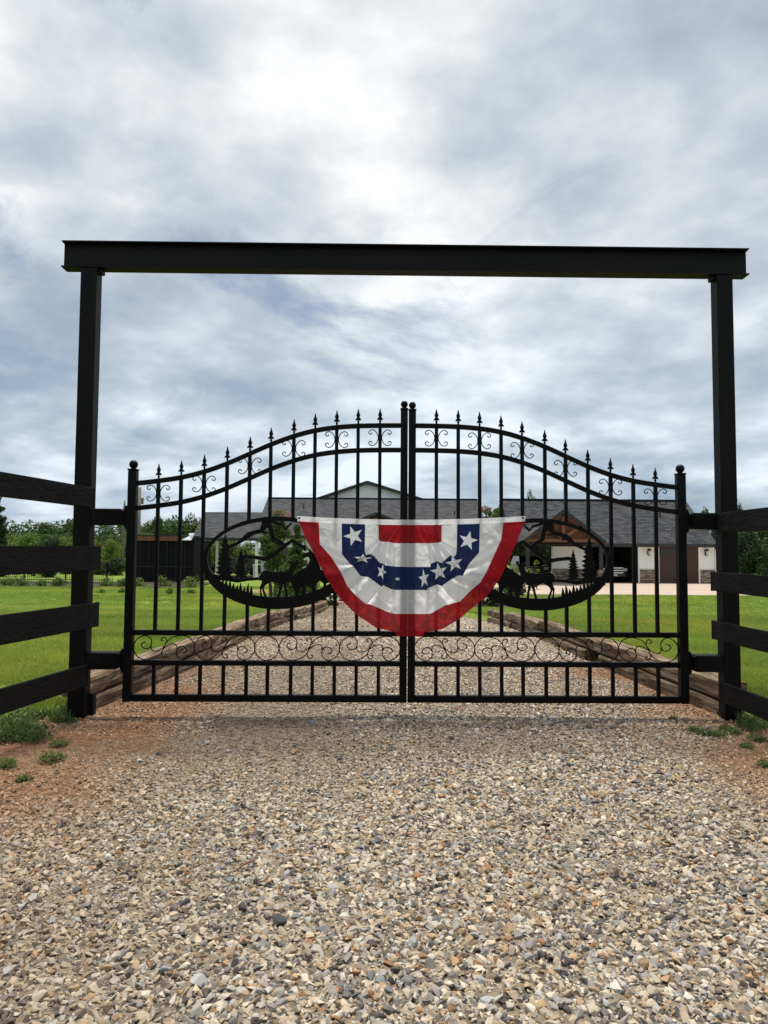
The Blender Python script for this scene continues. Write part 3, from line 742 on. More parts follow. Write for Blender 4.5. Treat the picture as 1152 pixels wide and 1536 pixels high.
# ---------------------------------------------------------------- pleated fan bunting on the front of the gate
def cloth_mat(name, c, tr, sheer):
    mt = bpy.data.materials.new(name); mt.use_nodes = True; n = mt.node_tree.nodes; l = mt.node_tree.links
    p = n['Principled BSDF']; p.inputs['Base Color'].default_value = (*c, 1); p.inputs['Roughness'].default_value = .75; p.inputs['Specular IOR Level'].default_value = .2
    p.inputs['Sheen Weight'].default_value = .15
    g = n.new('ShaderNodeTexCoord'); w1 = n.new('ShaderNodeTexNoise'); w1.inputs['Scale'].default_value = 700; l.new(g.outputs['Object'], w1.inputs['Vector'])
    w2 = n.new('ShaderNodeTexNoise'); w2.inputs['Scale'].default_value = 9; w2.inputs['Detail'].default_value = 4; w2.inputs['Distortion'].default_value = 1.2; l.new(g.outputs['Object'], w2.inputs['Vector'])
    b1 = n.new('ShaderNodeBump'); b1.inputs['Strength'].default_value = .15; b1.inputs['Distance'].default_value = .001; l.new(w1.outputs['Fac'], b1.inputs['Height'])
    b2 = n.new('ShaderNodeBump'); b2.inputs['Strength'].default_value = .75; b2.inputs['Distance'].default_value = .018; l.new(w2.outputs['Fac'], b2.inputs['Height']); l.new(b1.outputs[0], b2.inputs['Normal'])
    l.new(b2.outputs[0], p.inputs['Normal'])
    t = n.new('ShaderNodeBsdfTranslucent'); t.inputs['Color'].default_value = (*c, 1); l.new(b2.outputs[0], t.inputs['Normal'])
    m = n.new('ShaderNodeMixShader'); m.inputs[0].default_value = tr; l.new(p.outputs[0], m.inputs[1]); l.new(t.outputs[0], m.inputs[2]); 
    tp = n.new('ShaderNodeBsdfTransparent'); m2 = n.new('ShaderNodeMixShader'); m2.inputs[0].default_value = sheer      # open weave lets a little through
    l.new(m.outputs[0], m2.inputs[1]); l.new(tp.outputs[0], m2.inputs[2]); l.new(m2.outputs[0], n['Material Output'].inputs[0])
    MATS[name] = mt
cloth_mat('cloth_white', (0.95, 0.95, 0.965), 0.58, .06); cloth_mat('cloth_red', (0.40, 0.009, 0.018), 0.5, .035); cloth_mat('cloth_blue', (0.010, 0.022, 0.095), 0.4, .01)
# outlines of the five pleated bands, read off the cloth as matching points along its folds (pixels of two enlargements)
_zl = lambda x, y: (435+x/6.063, 765+y/6.063); _zr = lambda x, y: (605+x/6.063, 765+y/6.063)
CURVES_L = [[(808+28*i, 139) for i in range(10)] + [(1090, 136)],
 [(805,140),(808,270),(815,280),(822,282),(832,285),(850,288),(870,290),(900,290),(930,298),(960,302),(1090,302)],
 [(683,125),(680,375),(690,410),(730,400),(760,415),(815,480),(850,490),(870,505),(940,512),(960,515),(1090,518)],
 [(470,120),(472,400),(545,490),(575,510),(640,600),(715,610),(835,700),(850,685),(920,720),(960,727),(1090,727)],
 [(262,105),(270,310),(370,420),(460,560),(520,690),(600,780),(690,855),(720,855),(910,935),(960,945),(1090,945)],
 [(72,90),(150,270),(235,430),(320,600),(420,760),(500,850),(600,950),(780,1070),(960,1112),(970,1147),(1090,1150)]]
CURVES_R = [[(70+27.5*i, 136+.4*i) for i in range(11)],
 [(70,302),(200,302),(230,302),(250,302),(270,300),(290,298),(310,297),(325,296),(338,294),(346,285),(350,142)],
 [(70,518),(245,518),(250,490),(305,466),(350,484),(370,462),(430,412),(460,425),(478,410),(486,370),(490,130)],
 [(70,727),(215,728),(222,710),(310,676),(345,692),(430,635),(495,596),(540,598),(590,500),(690,385),(695,125)],
 [(70,945),(205,945),(250,942),(380,868),(515,832),(610,735),(700,660),(760,555),(835,390),(890,270),(910,112)],
 [(70,1150),(180,1145),(190,1114),(350,1085),(500,1000),(640,880),(770,770),(870,640),(940,500),(1020,320),(1110,98)]]
CURVES = [[_zl(*p) for p in a] + [_zr(*p) for p in b[1:]] for a, b in zip(CURVES_L, CURVES_R)]     # 21 points each
DEPTH = [0, .006, .030, .004, .034, .010, .036, .004, .030, .002, .006, .002, .028, .004, .034, .010, .036, .006, .030, .006, 0]
SUBD = 9
def band_mesh(k, nv):
    """band between outline k and k+1: straight cloth between crisp pleat lines, sagging a little between them"""
    mb = MB(); n = 20*SUBD+1
    for i in range(nv+1):
        v = i/nv; vt = (k+v)/5
        for j in range(n):
            s = j/SUBD; a = min(int(s), 19); t = s-a
            c0 = CURVES[k]; c1 = CURVES[k+1]
            x = (c0[a][0]*(1-t)+c0[a+1][0]*t)*(1-v) + (c1[a][0]*(1-t)+c1[a+1][0]*t)*v
            y = (c0[a][1]*(1-t)+c0[a+1][1]*t)*(1-v) + (c1[a][1]*(1-t)+c1[a+1][1]*t)*v
            te = t*t*(3-2*t)*.5+t*.5
            d = 2.0*(DEPTH[a]*(1-te)+DEPTH[a+1]*te)*min(1.0, .15+1.5*vt)*(1 if k < 4 else .8)
            q = Vector((x*.05, y*.05, 0)); ends = math.sin(math.pi*min(max(j/(n-1), 0), 1))
            w = .013*mnoise.noise(q) + .010*mnoise.noise(q*2.6+Vector((4, 2, 0))) + .030*abs(mnoise.noise(Vector(((x+y)*.03, (x-y)*.09*(1 if x > 617 else -1), 2))))
            d += w*(.3+.9*vt)*(.35+.65*ends)*(.4 if 9 <= s <= 11 else 1)
            mb.v.append(tuple(W(x, y, -0.032-max(d, -.003))))
    for i in range(nv):
        for j in range(n-1): a = i*n+j; mb.f.append((a, a+1, a+n+1, a+n))
    return mb
from mathutils.bvhtree import BVHTree
bunting = thing('bunting', 'pleated half-round bunting with red, white and blue bands and white stars, hung on the gate', 'bunting', tuple(W(617, 781, -0.04)))
for k, (nm, mt_) in enumerate((('red_band', 'cloth_red'), ('white_band', 'cloth_white'), ('blue_band', 'cloth_blue'), ('white_band', 'cloth_white'), ('red_band', 'cloth_red'))):
    mb = band_mesh(k, 12); build(nm, mb, mt_, bunting, smooth=True)
    if k == 2: blue_bvh = BVHTree.FromPolygons([Vector(v) for v in mb.v], mb.f)
def on_blue(px, py):
    d = (W(px, py, 0)-CAM).normalized(); h = blue_bvh.ray_cast(CAM, d)
    if h[0] is None:
        near = blue_bvh.find_nearest(W(px, py, -.05)); return near[0]-d*.003
    return h[0]-d*.003
mb = MB(); nh = 60
for i in range(nh+1):
    x = 446+342*i/nh; sag = 5.5*(1-((x-617)/171)**2)
    for (dy, yy) in ((-3.5, -0.026), (4.5, -0.024)): mb.v.append(tuple(W(x, 777.5+sag+dy, yy - 0.018 + 0.003*mnoise.noise(Vector((x*.05, 0, 0))))))
for i in range(nh): mb.f.append((2*i, 2*i+1, 2*i+3, 2*i+2))
hd = build('header_tape', mb, 'cloth_white', bunting, smooth=True)
mat('brass', (0.05, 0.05, 0.05), 0.4, metal=0.6)
for gx, gy in ((449, 777), (784, 776.5)):
    c = W(gx, gy, -0.044); build('grommet', MB().tube([c, c+Vector((0, -0.006, 0))], 0.008, 10), 'brass', hd)
cloth_mat('star_cloth', (0.93, 0.93, 0.95), 0.05, .0)
def star(cx_, cy_, r, sq, sqy, rot_):
    o = [(cx_, cy_)]
    for i in range(10):
        a = rot_+math.pi*i/5; rr = r if i % 2 == 0 else r*0.40
        o.append((cx_+rr*math.sin(a)*sq, cy_-rr*math.cos(a)*sqy))
    # subdivide each fan triangle so that the star follows the folds
    mb = MB(); S_ = 4
    for i in range(10):
        A, B, C = o[0], o[1+i], o[1+(i+1) % 10]; idx = {}
        for a in range(S_+1):
            for b in range(S_+1-a):
                x = (A[0]*(S_-a-b)+B[0]*a+C[0]*b)/S_; y = (A[1]*(S_-a-b)+B[1]*a+C[1]*b)/S_
                idx[a, b] = len(mb.v); mb.v.append(tuple(on_blue(x, y)))
        for a in range(S_):
            for b in range(S_-a):
                mb.f.append((idx[a, b], idx[a+1, b], idx[a, b+1]))
                if a+b < S_-1: mb.f.append((idx[a+1, b], idx[a+1, b+1], idx[a, b+1]))
    build('star', mb, 'star_cloth', bunting, smooth=True)
for a in ((530.5, 804, 15.5, 1, 1, -.34), (544, 838, 14, 1.0, .5, 2.6), (572.5, 858, 12.5, .62, 1, .35), (596, 868.5, 6, .8, .5, .9), (636, 868, 15, .55, 1, -.15), (658.5, 857.5, 14, .95, 1, -.18), (681.5, 845, 14, 1, .95, -.22), (702, 811, 15, 1, 1, .24)): star(*a)
# short block between the shed-side post and the timber
build('post_block', MB().box((XL1+.004, .03, -.1), (XL1+.032, .09, .17)), 'black_paint', arch, bevel=.003)
mat('zip_tie', (0.7, 0.7, 0.7), .4)
for px, py in ((447, 777), (786, 776)):
    c = W(px, py, -.034); build('tie', MB().tube([c+Vector((.012*math.cos(t), .016*math.sin(t)+.006, .004*math.sin(2*t))) for t in np.linspace(0, 6.28, 13)], .0022, 5), 'zip_tie', bunting)
for x, s_ in ((XL0, -1), (XL1, 1), (XR0, -1), (XR1, 1)):
    build('weld_bead', MB().tube([(x+s_*.003, y, 3.2955+.0015*math.sin(y*300)) for y in np.linspace(-.05, .05, 13)], [.004+.001*(i % 2) for i in range(13)], 5), 'black_beam', arch)
mat('nail', (.09, .08, .075), .5, metal=.6)
for fo in [o for o in COL.objects if o.name.startswith('board_fence')]:
    sg = -1 if fo.location.x < 0 else 1
    for k, b in enumerate([c for c in fo.children if c.name.startswith('board')]):
        zz_ = [v.co.z for v in b.data.vertices]; z0, z1 = min(zz_), max(zz_); yoff = .06 if k in (1, 2) else -.04
        for z in (z0+.035, z1-.035):
            xx = (0.0 if sg < 0 else 0.0); c = Vector((-sg*.0285, .06+yoff*.6-.05, z)) + fo.location
            if k in (1, 2): build('nail', MB().tube([c, c+Vector((-sg*.003, 0, 0))], .005, 6), 'nail', b)

# ================================================================ buildings
def shingle_mat(name, c0, c1):
    mt = bpy.data.materials.new(name); mt.use_nodes = True; n = mt.node_tree.nodes; l = mt.node_tree.links
    p = n['Principled BSDF']; p.inputs['Roughness'].default_value = .92; p.inputs['Specular IOR Level'].default_value = .2
    g = n.new('ShaderNodeTexCoord'); mp = n.new('ShaderNodeMapping'); mp.inputs['Scale'].default_value = (1.0, 1.0, 1.3); l.new(g.outputs['Object'], mp.inputs[0])
    sx = n.new('ShaderNodeSeparateXYZ'); l.new(mp.outputs[0], sx.inputs[0]); cb = n.new('ShaderNodeCombineXYZ'); l.new(sx.outputs[0], cb.inputs[0]); l.new(sx.outputs[2], cb.inputs[1])
    b = n.new('ShaderNodeTexBrick'); b.inputs['Scale'].default_value = 1.0; b.inputs['Brick Width'].default_value = .42; b.inputs['Row Height'].default_value = .15; b.inputs['Mortar Size'].default_value = .012
    b.inputs['Color1'].default_value = (*c0, 1); b.inputs['Color2'].default_value = (*c1, 1); b.inputs['Mortar'].default_value = tuple(x*.6 for x in c0)+(1,); b.inputs['Bias'].default_value = .1
    l.new(cb.outputs[0], b.inputs['Vector'])
    nz = n.new('ShaderNodeTexNoise'); nz.inputs['Scale'].default_value = .6; nz.inputs['Detail'].default_value = 5; l.new(g.outputs['Object'], nz.inputs['Vector'])
    mx = n.new('ShaderNodeMix'); mx.data_type = 'RGBA'; mx.blend_type = 'MULTIPLY'; mx.inputs[0].default_value = .5; l.new(b.outputs[0], mx.inputs[6]); l.new(nz.outputs['Color'], mx.inputs[7])
    rp = n.new('ShaderNodeValToRGB'); rp.color_ramp.elements[0].color = (.75, .75, .75, 1); rp.color_ramp.elements[1].color = (1.15, 1.15, 1.2, 1); l.new(nz.outputs['Fac'], rp.inputs[0]); l.new(rp.outputs[0], mx.inputs[7])
    l.new(mx.outputs[2], p.inputs['Base Color'])
    bp = n.new('ShaderNodeBump'); bp.inputs['Strength'].default_value = .5; bp.inputs['Distance'].default_value = .02; l.new(b.outputs['Fac'], bp.inputs['Height']); bp.invert = True; l.new(bp.outputs[0], p.inputs['Normal'])
    MATS[name] = mt
shingle_mat('shingles', (0.022, 0.024, 0.028), (0.070, 0.073, 0.080))
shingle_mat('shingles_house', (0.036, 0.038, 0.042), (0.078, 0.080, 0.085))
def stone_mat():
    mt = bpy.data.materials.new('stone_veneer'); mt.use_nodes = True; n = mt.node_tree.nodes; l = mt.node_tree.links
    p = n['Principled BSDF']; p.inputs['Roughness'].default_value = .9
    g = n.new('ShaderNodeTexCoord'); sx = n.new('ShaderNodeSeparateXYZ'); l.new(g.outputs['Object'], sx.inputs[0]); ad = n.new('ShaderNodeMath'); ad.operation = 'ADD'; l.new(sx.outputs[0], ad.inputs[0]); l.new(sx.outputs[1], ad.inputs[1])
    cb = n.new('ShaderNodeCombineXYZ'); l.new(ad.outputs[0], cb.inputs[0]); l.new(sx.outputs[2], cb.inputs[1])
    b = n.new('ShaderNodeTexBrick'); b.inputs['Scale'].default_value = 1; b.inputs['Brick Width'].default_value = .34; b.inputs['Row Height'].default_value = .11; b.inputs['Mortar Size'].default_value = .012
    b.inputs['Color1'].default_value = (.13, .085, .055, 1); b.inputs['Color2'].default_value = (.40, .32, .24, 1); b.inputs['Mortar'].default_value = (.09, .08, .07, 1); b.squash = .6; b.squash_frequency = 3; b.offset = .4
    l.new(cb.outputs[0], b.inputs['Vector']); l.new(b.outputs[0], p.inputs['Base Color'])
    bp = n.new('ShaderNodeBump'); bp.inputs['Strength'].default_value = .8; bp.inputs['Distance'].default_value = .03; bp.invert = True; l.new(b.outputs['Fac'], bp.inputs['Height']); l.new(bp.outputs[0], p.inputs['Normal'])
    MATS['stone_veneer'] = mt
stone_mat()
mat('white_siding', (0.82, 0.83, 0.83), 0.6, (0.75, 0.76, 0.76), 1.5, spec=0.3)
mat('white_trim', (0.84, 0.84, 0.82), 0.55, (0.77, 0.77, 0.75), 2)
mat('tan_trim', (0.62, 0.60, 0.52), 0.6, (0.55, 0.53, 0.46), 2)
mat('dark_fascia', (0.018, 0.018, 0.020), 0.5, (0.03, 0.03, 0.03), 3)
mat('brown_timber', (0.20, 0.085, 0.038), 0.7, (0.12, 0.05, 0.024), 2.0, stretch=(6, 6, 1), bump=.3, bscale=10)
mat('brown_door', (0.062, 0.030, 0.020), 0.55, (0.042, 0.020, 0.014), 3.0, stretch=(8, 8, 1), bump=.2, bscale=12)
mat('dark_glass', (0.012, 0.014, 0.016), 0.08, spec=0.6)
mat('garage_interior', (0.045, 0.043, 0.042), 0.9, (0.03, 0.03, 0.03), 1)
mat('black_metal', (0.006, 0.006, 0.0065), 0.5, (0.01, 0.01, 0.01), 5, spec=.2)
mat('lamp_glass', (0.55, 0.54, 0.5), 0.3)
mat('concrete', (0.45, 0.36, 0.29), 0.9, (0.39, 0.305, 0.24), 0.8, bump=.1, bscale=40)
mat('pavers', (0.38, 0.24, 0.175), 0.9, (0.29, 0.18, 0.13), 3, bump=.2, bscale=30)
mat('mulch', (0.028, 0.019, 0.015), 0.95, (0.055, 0.036, 0.027), 9, bump=.9, bscale=25)
mat('grey_pole', (0.20, 0.18, 0.16), 0.9, (0.14, 0.12, 0.11), 3, stretch=(8, 8, .6))
mat('shed_screen', (0.004, 0.004, 0.005), 0.7, (0.008, 0.008, 0.008), 2, spec=.15)
mat('metal_roof', (0.50, 0.53, 0.55), 0.4, (0.44, 0.47, 0.5), 3, metal=.3)
GZ = -0.80                                                                 # yard level round the house

def siding(name, parent, x0, x1, z0, z1, y, exp=0.13):
    """lap siding: every course a wedge proud at its lower edge, facing -Y"""
    mb = MB(); n = max(1, round((z1-z0)/exp)); h = (z1-z0)/n
    for i in range(n):
        a, b = z0+i*h, z0+(i+1)*h
        mb.hexa([(x0, y-0.018, a), (x1, y-0.018, a), (x1, y+0.05, a), (x0, y+0.05, a), (x0, y-0.002, b), (x1, y-0.002, b), (x1, y+0.05, b), (x0, y+0.05, b)])
    return build(name, mb, 'white_siding', parent)
def lantern(parent, x, y, z):
    lp = build('wall_lantern', MB().box((x-.09, y-.02, z-.2), (x+.09, y, z+.2)).box((x-.03, y-.14, z+.16), (x+.03, y-.02, z+.2)).lathe((x, y-.16, z+.10), [(.15, 0), (.13, .03), (.05, .12), (.012, .16)], 8), 'black_metal', parent)
    build('lamp_glass', MB().lathe((x, y-.16, z-.19), [(.07, 0), (.10, .28)], 6), 'lamp_glass', lp)
    build('cage', MB().lathe((x, y-.16, z-.22), [(.09, 0), (.09, .03)], 6), 'black_metal', lp)

# ---- garage
YG = 42.0
gx = lambda px, Y=YG: W(px, 840, Y).x
gz = lambda py, Y=YG, px=960: W(px, py, Y).z
gar = thing('garage', 'white garage with dark shingle roof, stone skirting, brown door and one open bay', 'garage', (gx(960), YG, GZ))
xa, xo0, xo1, xd0, xd1, xb = gx(829), gx(884), gx(957), gx(988.5), gx(1047.5), gx(1071)
zt = gz(820); ze = gz(813); ys_ = 0.0; zst = gz(853.5)
# wall pieces between openings
for (x0, x1) in ((xa, xo0-.12), (xo1+.12, xd0-.12), (xd1+.12, xb)):
    siding('wall_siding', gar, x0, x1, zst, ze, YG)
    build('stone_skirting', MB().box((x0-.02, YG-.09, GZ-.1), (x1+.02, YG+.05, zst-.03)), 'stone_veneer', gar)
    build('stone_cap', MB().box((x0-.03, YG-.12, zst-.03), (x1+.03, YG+.05, zst+.03)), 'tan_trim', gar)
for (x0, x1) in ((xo0, xo1), (xd0, xd1)):
    build('door_casing', MB().box((x0-.13, YG-.05, GZ), (x0, YG+.06, zt)).box((x1, YG-.05, GZ), (x1+.13, YG+.06, zt)).box((x0-.13, YG-.052, zt), (x1+.13, YG+.06, ze)), 'white_trim', gar)
    build('header_trim', MB().box((x0-.13, YG-.07, zt+.08), (x1+.13, YG-.053, ze-.02)), 'tan_trim', gar)
xl = xo0-.3
build('side_wall', MB().box((xb-.02, YG+.06, GZ), (xb, YG+9, ze)), 'white_siding', gar)
build('side_wall', MB().box((xl, YG+.06, GZ), (xl+.02, YG+9, ze)), 'white_siding', gar)
build('interior', MB().box((xl+.02, YG+8.8, GZ), (xb-.02, YG+9, ze)).box((xl+.02, YG+.06, ze-.02), (xb-.02, YG+9, ze+.03)).box((xl+.02, YG-.0, GZ-.05), (xb-.02, YG+9, GZ+.01))
      .box((xo1+.2, YG+.07, GZ), (xo1+.3, YG+8.8, ze)).box((xl+.03, YG+.07, GZ), (xl+.1, YG+8.8, ze)), 'garage_interior', gar)
build('corner_board', MB().box((xb-.10, YG-.045, zst+.03), (xb+.015, YG+.055, ze)), 'white_trim', gar)
# closed brown door: planks, rail, window row
dr = build('garage_door', MB().box((xd0, YG+.02, GZ), (xd1, YG+.07, zt)), 'brown_door', gar)
npk = 16; pw = (xd1-xd0)/npk
for i in range(npk):
    build('plank', MB().box((xd0+i*pw+.01, YG+.005, GZ+.04), (xd0+(i+1)*pw-.01, YG+.02, zt-.62)), 'brown_door', dr)
for i in range(2):
    w = (xd1-xd0)/2; a = xd0+i*w+.12; b = a+w-.24
    build('window_frame', MB().box((a, YG+.002, zt-.55), (b, YG+.02, zt-.1)), 'brown_door', dr)
    for j in range(4):
        q = (b-a)/4; build('pane', MB().box((a+j*q+.04, YG-.004, zt-.50), (a+(j+1)*q-.04, YG+.002, zt-.15)), 'dark_glass', dr)
for px in (973, 1059): lantern(gar, gx(px), YG-.02, gz(828))
# roof
Yr = 46.3; zr = W(900, 750, Yr).z; zeave = gz(815.5, YG-.5)
rx0, rx1 = W(770, 815, YG-.5).x, W(1077, 815, YG-.5).x
ro = build('roof', MB().roof_slab([(rx0, YG-.5, zeave), (rx1, YG-.5, zeave), (rx1, Yr, zr), (rx0, Yr, zr)], .10)
      .roof_slab([(rx0, Yr, zr+.001), (rx1, Yr, zr+.001), (rx1, 2*Yr-YG+.5, zeave), (rx0, 2*Yr-YG+.5, zeave)], .10), 'shingles', gar)
build('fascia', MB().box((rx0, YG-.54, zeave-.22), (rx1, YG-.505, zeave-.02)), 'dark_fascia', ro)
build('soffit', MB().box((rx0, YG-.50, zeave-.20), (rx1, YG-.02, zeave-.17)), 'white_trim', ro)
for x in (rx0+.02, rx1-.02):
    mb = MB(); mb.beam((x, YG-.5, zeave-.13), (x, Yr, zr-.13), .04, .2); mb.beam((x, Yr, zr-.13), (x, 2*Yr-YG+.5, zeave-.13), .04, .2); build('rake_board', mb, 'dark_fascia', ro)
mb = MB(); mb.add([(rx0+.3, YG, ze), (rx0+.3, Yr, zr-.25), (rx0+.3, 2*Yr-YG, ze), (rx0+.34, YG, ze), (rx0+.34, Yr, zr-.25), (rx0+.34, 2*Yr-YG, ze)], [(0, 1, 2), (5, 4, 3), (0, 3, 4, 1), (1, 4, 5, 2), (2, 5, 3, 0)])
build('gable_wall', mb, 'dark_fascia', gar)  # this end lies in shade; the shade is put into its dark colour
mb = MB(); mb.add([(rx1-.34, YG, ze), (rx1-.34, Yr, zr-.25), (rx1-.34, 2*Yr-YG, ze), (rx1-.3, YG, ze), (rx1-.3, Yr, zr-.25), (rx1-.3, 2*Yr-YG, ze)], [(0, 1, 2), (5, 4, 3), (0, 3, 4, 1), (1, 4, 5, 2), (2, 5, 3, 0)])
build('gable_wall', mb, 'white_siding', gar)
build('downspout', MB().tube([(rx1-.1, YG-.55, zeave-.22), (rx1-.12, YG-.4, zeave-.45), (xb+.06, YG-.1, zeave-.75), (xb+.06, YG-.1, GZ+.1)], .05, 8), 'white_trim', gar, smooth=True)
build('ridge_cap', MB().beam((rx0, Yr, zr+.02), (rx1, Yr, zr+.02), .34, .06), 'shingles', ro)
for px_, f_ in ((862, .35), (990, .6)):
    q = Vector((gx(px_, 44.5), YG-.5+(Yr-YG+.5)*f_, zeave+(zr-zeave)*f_)); build('vent_pipe', MB().tube([q-Vector((0, 0, .1)), q+Vector((0, 0, .35))], .06, 8), 'dark_fascia', ro)
# timber-trussed porch gable in front of the garage
YP = 38.6
pk = W(843, 764, YP); pl = W(783, 811, YP); pr = W(906, 811, YP); hw_ = (pr.x-pl.x)/2; pcx = (pr.x+pl.x)/2
ridge_y = 44.0
po = build('porch_roof', MB().roof_slab([(pl.x, YP-.3, pl.z), (pcx, YP-.3, pk.z), (pcx, ridge_y, pk.z), (pl.x, ridge_y, pl.z)], .10)
      .roof_slab([(pcx, YP-.3, pk.z+.001), (pr.x, YP-.3, pl.z), (pr.x, ridge_y, pl.z), (pcx, ridge_y, pk.z+.001)], .10), 'shingles', gar)
mb = MB(); mb.beam((pl.x, YP-.33, pl.z-.10), (pcx, YP-.33, pk.z-.10), .05, .22); build('rake_board', mb, 'dark_fascia', po)
mb = MB(); mb.beam((pcx, YP-.33, pk.z-.10), (pr.x, YP-.33, pl.z-.10), .05, .22); build('rake_board', mb, 'dark_fascia', po)
mb = MB(); zb_ = pl.z+.02; mb.plate([(pl.x+.5, zb_+.12), (pr.x-.5, zb_+.12), (pcx, pk.z-.35)], YP+.25, YP+.30); build('gable_boarding', mb, 'brown_timber', po)
for a, b in (((pl.x+.15, zb_), (pr.x-.15, zb_)), ((pcx, zb_), (pcx, pk.z-.3)), ((pcx, zb_+.15), (pcx-hw_*.45, zb_+(pk.z-zb_)*.47)), ((pcx, zb_+.15), (pcx+hw_*.45, zb_+(pk.z-zb_)*.47)),
             ((pl.x+.2, zb_+.05), (pcx, pk.z-.28)), ((pr.x-.2, zb_+.05), (pcx, pk.z-.28))):
    build('truss_member', MB().beam((a[0], YP, a[1]), (b[0], YP, b[1]), .20, .22, up=(0, 1, 0)), 'brown_timber', po)
for x in (pl.x+.35, pr.x-.2):
    c = build('porch_post', MB().box((x-.10, YP-.10, GZ), (x+.10, YP+.10, zb_-.1)), 'dark_fascia', po)
    build('stone_pier', MB().box((x-.2, YP-.2, GZ-.05), (x+.2, YP+.2, GZ+.95)), 'stone_veneer', c)

# ---- main house
YH = 47.0
hx = lambda px, Y=YH: W(px, 800, Y).x
hz = lambda py, Y=YH: W(560, py, Y).z
house = thing('house', 'white house with grey shingle roof, seen behind the bunting', 'house', (hx(560), YH, GZ))
wx0, wx1 = hx(392), hx(716); zeh = hz(804)
siding('front_wall', house, wx0, wx1, GZ, zeh, YH, .15)
build('side_wall', MB().box((wx0, YH+.05, GZ), (wx0+.1, YH+12, zeh)).box((wx1-.1, YH+.05, GZ), (wx1, YH+12, zeh)), 'white_siding', house)
Yhr = 53.0; zhr = W(560, 748, Yhr).z; hr0, hr1 = W(402, 748, Yhr).x, W(716, 748, Yhr).x; e0, e1 = hr0-.05, hr1+.05
ro = build('roof', MB().roof_slab([(e0, YH-.5, zeh), (e1, YH-.5, zeh), (hr1, Yhr, zhr), (hr0, Yhr, zhr)], .12).roof_slab([(hr0, Yhr, zhr+.001), (hr1, Yhr, zhr+.001), (e1, 59.5, zeh), (e0, 59.5, zeh)], .12), 'shingles_house', house)
build('fascia', MB().box((e0, YH-.55, zeh-.22), (e1, YH-.505, zeh-.02)), 'dark_fascia', ro)
for xx in (hr0+.03, hr1-.03):
    mb = MB(); mb.add([(xx-.02, YH, zeh-.1), (xx-.02, Yhr, zhr-.15), (xx-.02, 59, zeh-.1), (xx+.02, YH, zeh-.1), (xx+.02, Yhr, zhr-.15), (xx+.02, 59, zeh-.1)], [(0, 1, 2), (5, 4, 3), (0, 3, 4, 1), (1, 4, 5, 2), (2, 5, 3, 0)])
    build('gable_wall', mb, 'white_siding', house)
for px0, px1 in ((425, 445), (470, 500), (650, 690)):
    a, b = hx(px0), hx(px1); wn = build('window', MB().box((a-.08, YH-.06, GZ+.9), (b+.08, YH-.02, GZ+2.35)), 'white_trim', house)
    build('pane', MB().box((a, YH-.075, GZ+.98), ((a+b)/2-.03, YH-.06, GZ+2.27)), 'dark_glass', wn); build('pane', MB().box(((a+b)/2+.03, YH-.075, GZ+.98), (b, YH-.06, GZ+2.27)), 'dark_glass', wn)
build('ridge_cap', MB().beam((hr0, Yhr, zhr+.02), (hr1, Yhr, zhr+.02), .34, .06), 'shingles_house', ro)
for px_, f_ in ((455, .7), (680, .55)):
    q = Vector((hx(px_, 51), YH-.5+(Yhr-YH+.5)*f_, zeh+(zhr-zeh)*f_)); build('vent_pipe', MB().tube([q-Vector((0, 0, .1)), q+Vector((0, 0, .3))], .05, 8), 'dark_fascia', ro)
# tall rear cross gable with boards and battens
YB = 54.5; g0, gp_, g1 = W(474, 748, YB), W(551, 722, YB), W(633, 748, YB)
sl = (gp_.z-g0.z)/(gp_.x-g0.x); zlow = g0.z-1.0
mb = MB().plate([(g0.x-.3, zlow), (g1.x+.3, zlow), (g1.x-.25, g1.z-.12), (gp_.x, gp_.z-.22), (g0.x+.25, g0.z-.12)], YB, YB+.1)
gw = build('gable_wall', mb, 'white_siding', house)
x = g0.x+.5
while x < g1.x-.4:
    top = gp_.z-.3 - abs(x-gp_.x)*sl
    if top > zlow+.1: build('batten', MB().box((x-.03, YB-.03, zlow), (x+.03, YB-.001, top)), 'white_siding', gw)
    x += 0.42
ex = .25
ro = build('roof', MB().roof_slab([(g0.x-ex, YB-.4, g0.z-ex*sl), (gp_.x, YB-.4, gp_.z), (gp_.x, 66, gp_.z), (g0.x-ex, 66, g0.z-ex*sl)], .16)
      .roof_slab([(gp_.x, YB-.4, gp_.z+.001), (g1.x+ex, YB-.4, g1.z-ex*sl), (g1.x+ex, 66, g1.z-ex*sl), (gp_.x, 66, gp_.z+.001)], .16), 'shingles_house', house)
mb = MB(); mb.beam((g0.x-ex, YB-.43, g0.z-ex*sl-.09), (gp_.x, YB-.43, gp_.z-.09), .05, .22); mb.beam((gp_.x, YB-.43, gp_.z-.09), (g1.x+ex, YB-.43, g1.z-ex*sl-.09), .05, .22); build('rake_board', mb, 'dark_fascia', ro)
# entry gable
YE = 43.5; q0, qp, q1 = W(520, 786, YE), W(565, 768, YE), W(610, 786, YE); s2 = (qp.z-q0.z)/(qp.x-q0.x)
dz = 1.0; d0 = dz/s2
ro = build('entry_roof', MB().roof_slab([(q0.x-d0, YE, q0.z-dz), (qp.x, YE, qp.z), (qp.x, 51, qp.z), (q0.x-d0, 51, q0.z-dz)], .12).roof_slab([(qp.x, YE, qp.z+.001), (q1.x+d0, YE, q1.z-dz), (q1.x+d0, 51, q1.z-dz), (qp.x, 51, qp.z+.001)], .12), 'shingles_house', house)
mb = MB(); mb.beam((q0.x-d0, YE-.03, q0.z-dz-.1), (qp.x, YE-.03, qp.z-.1), .05, .2); mb.beam((qp.x, YE-.03, qp.z-.1), (q1.x+d0, YE-.03, q1.z-dz-.1), .05, .2); build('rake_board', mb, 'dark_fascia', ro)
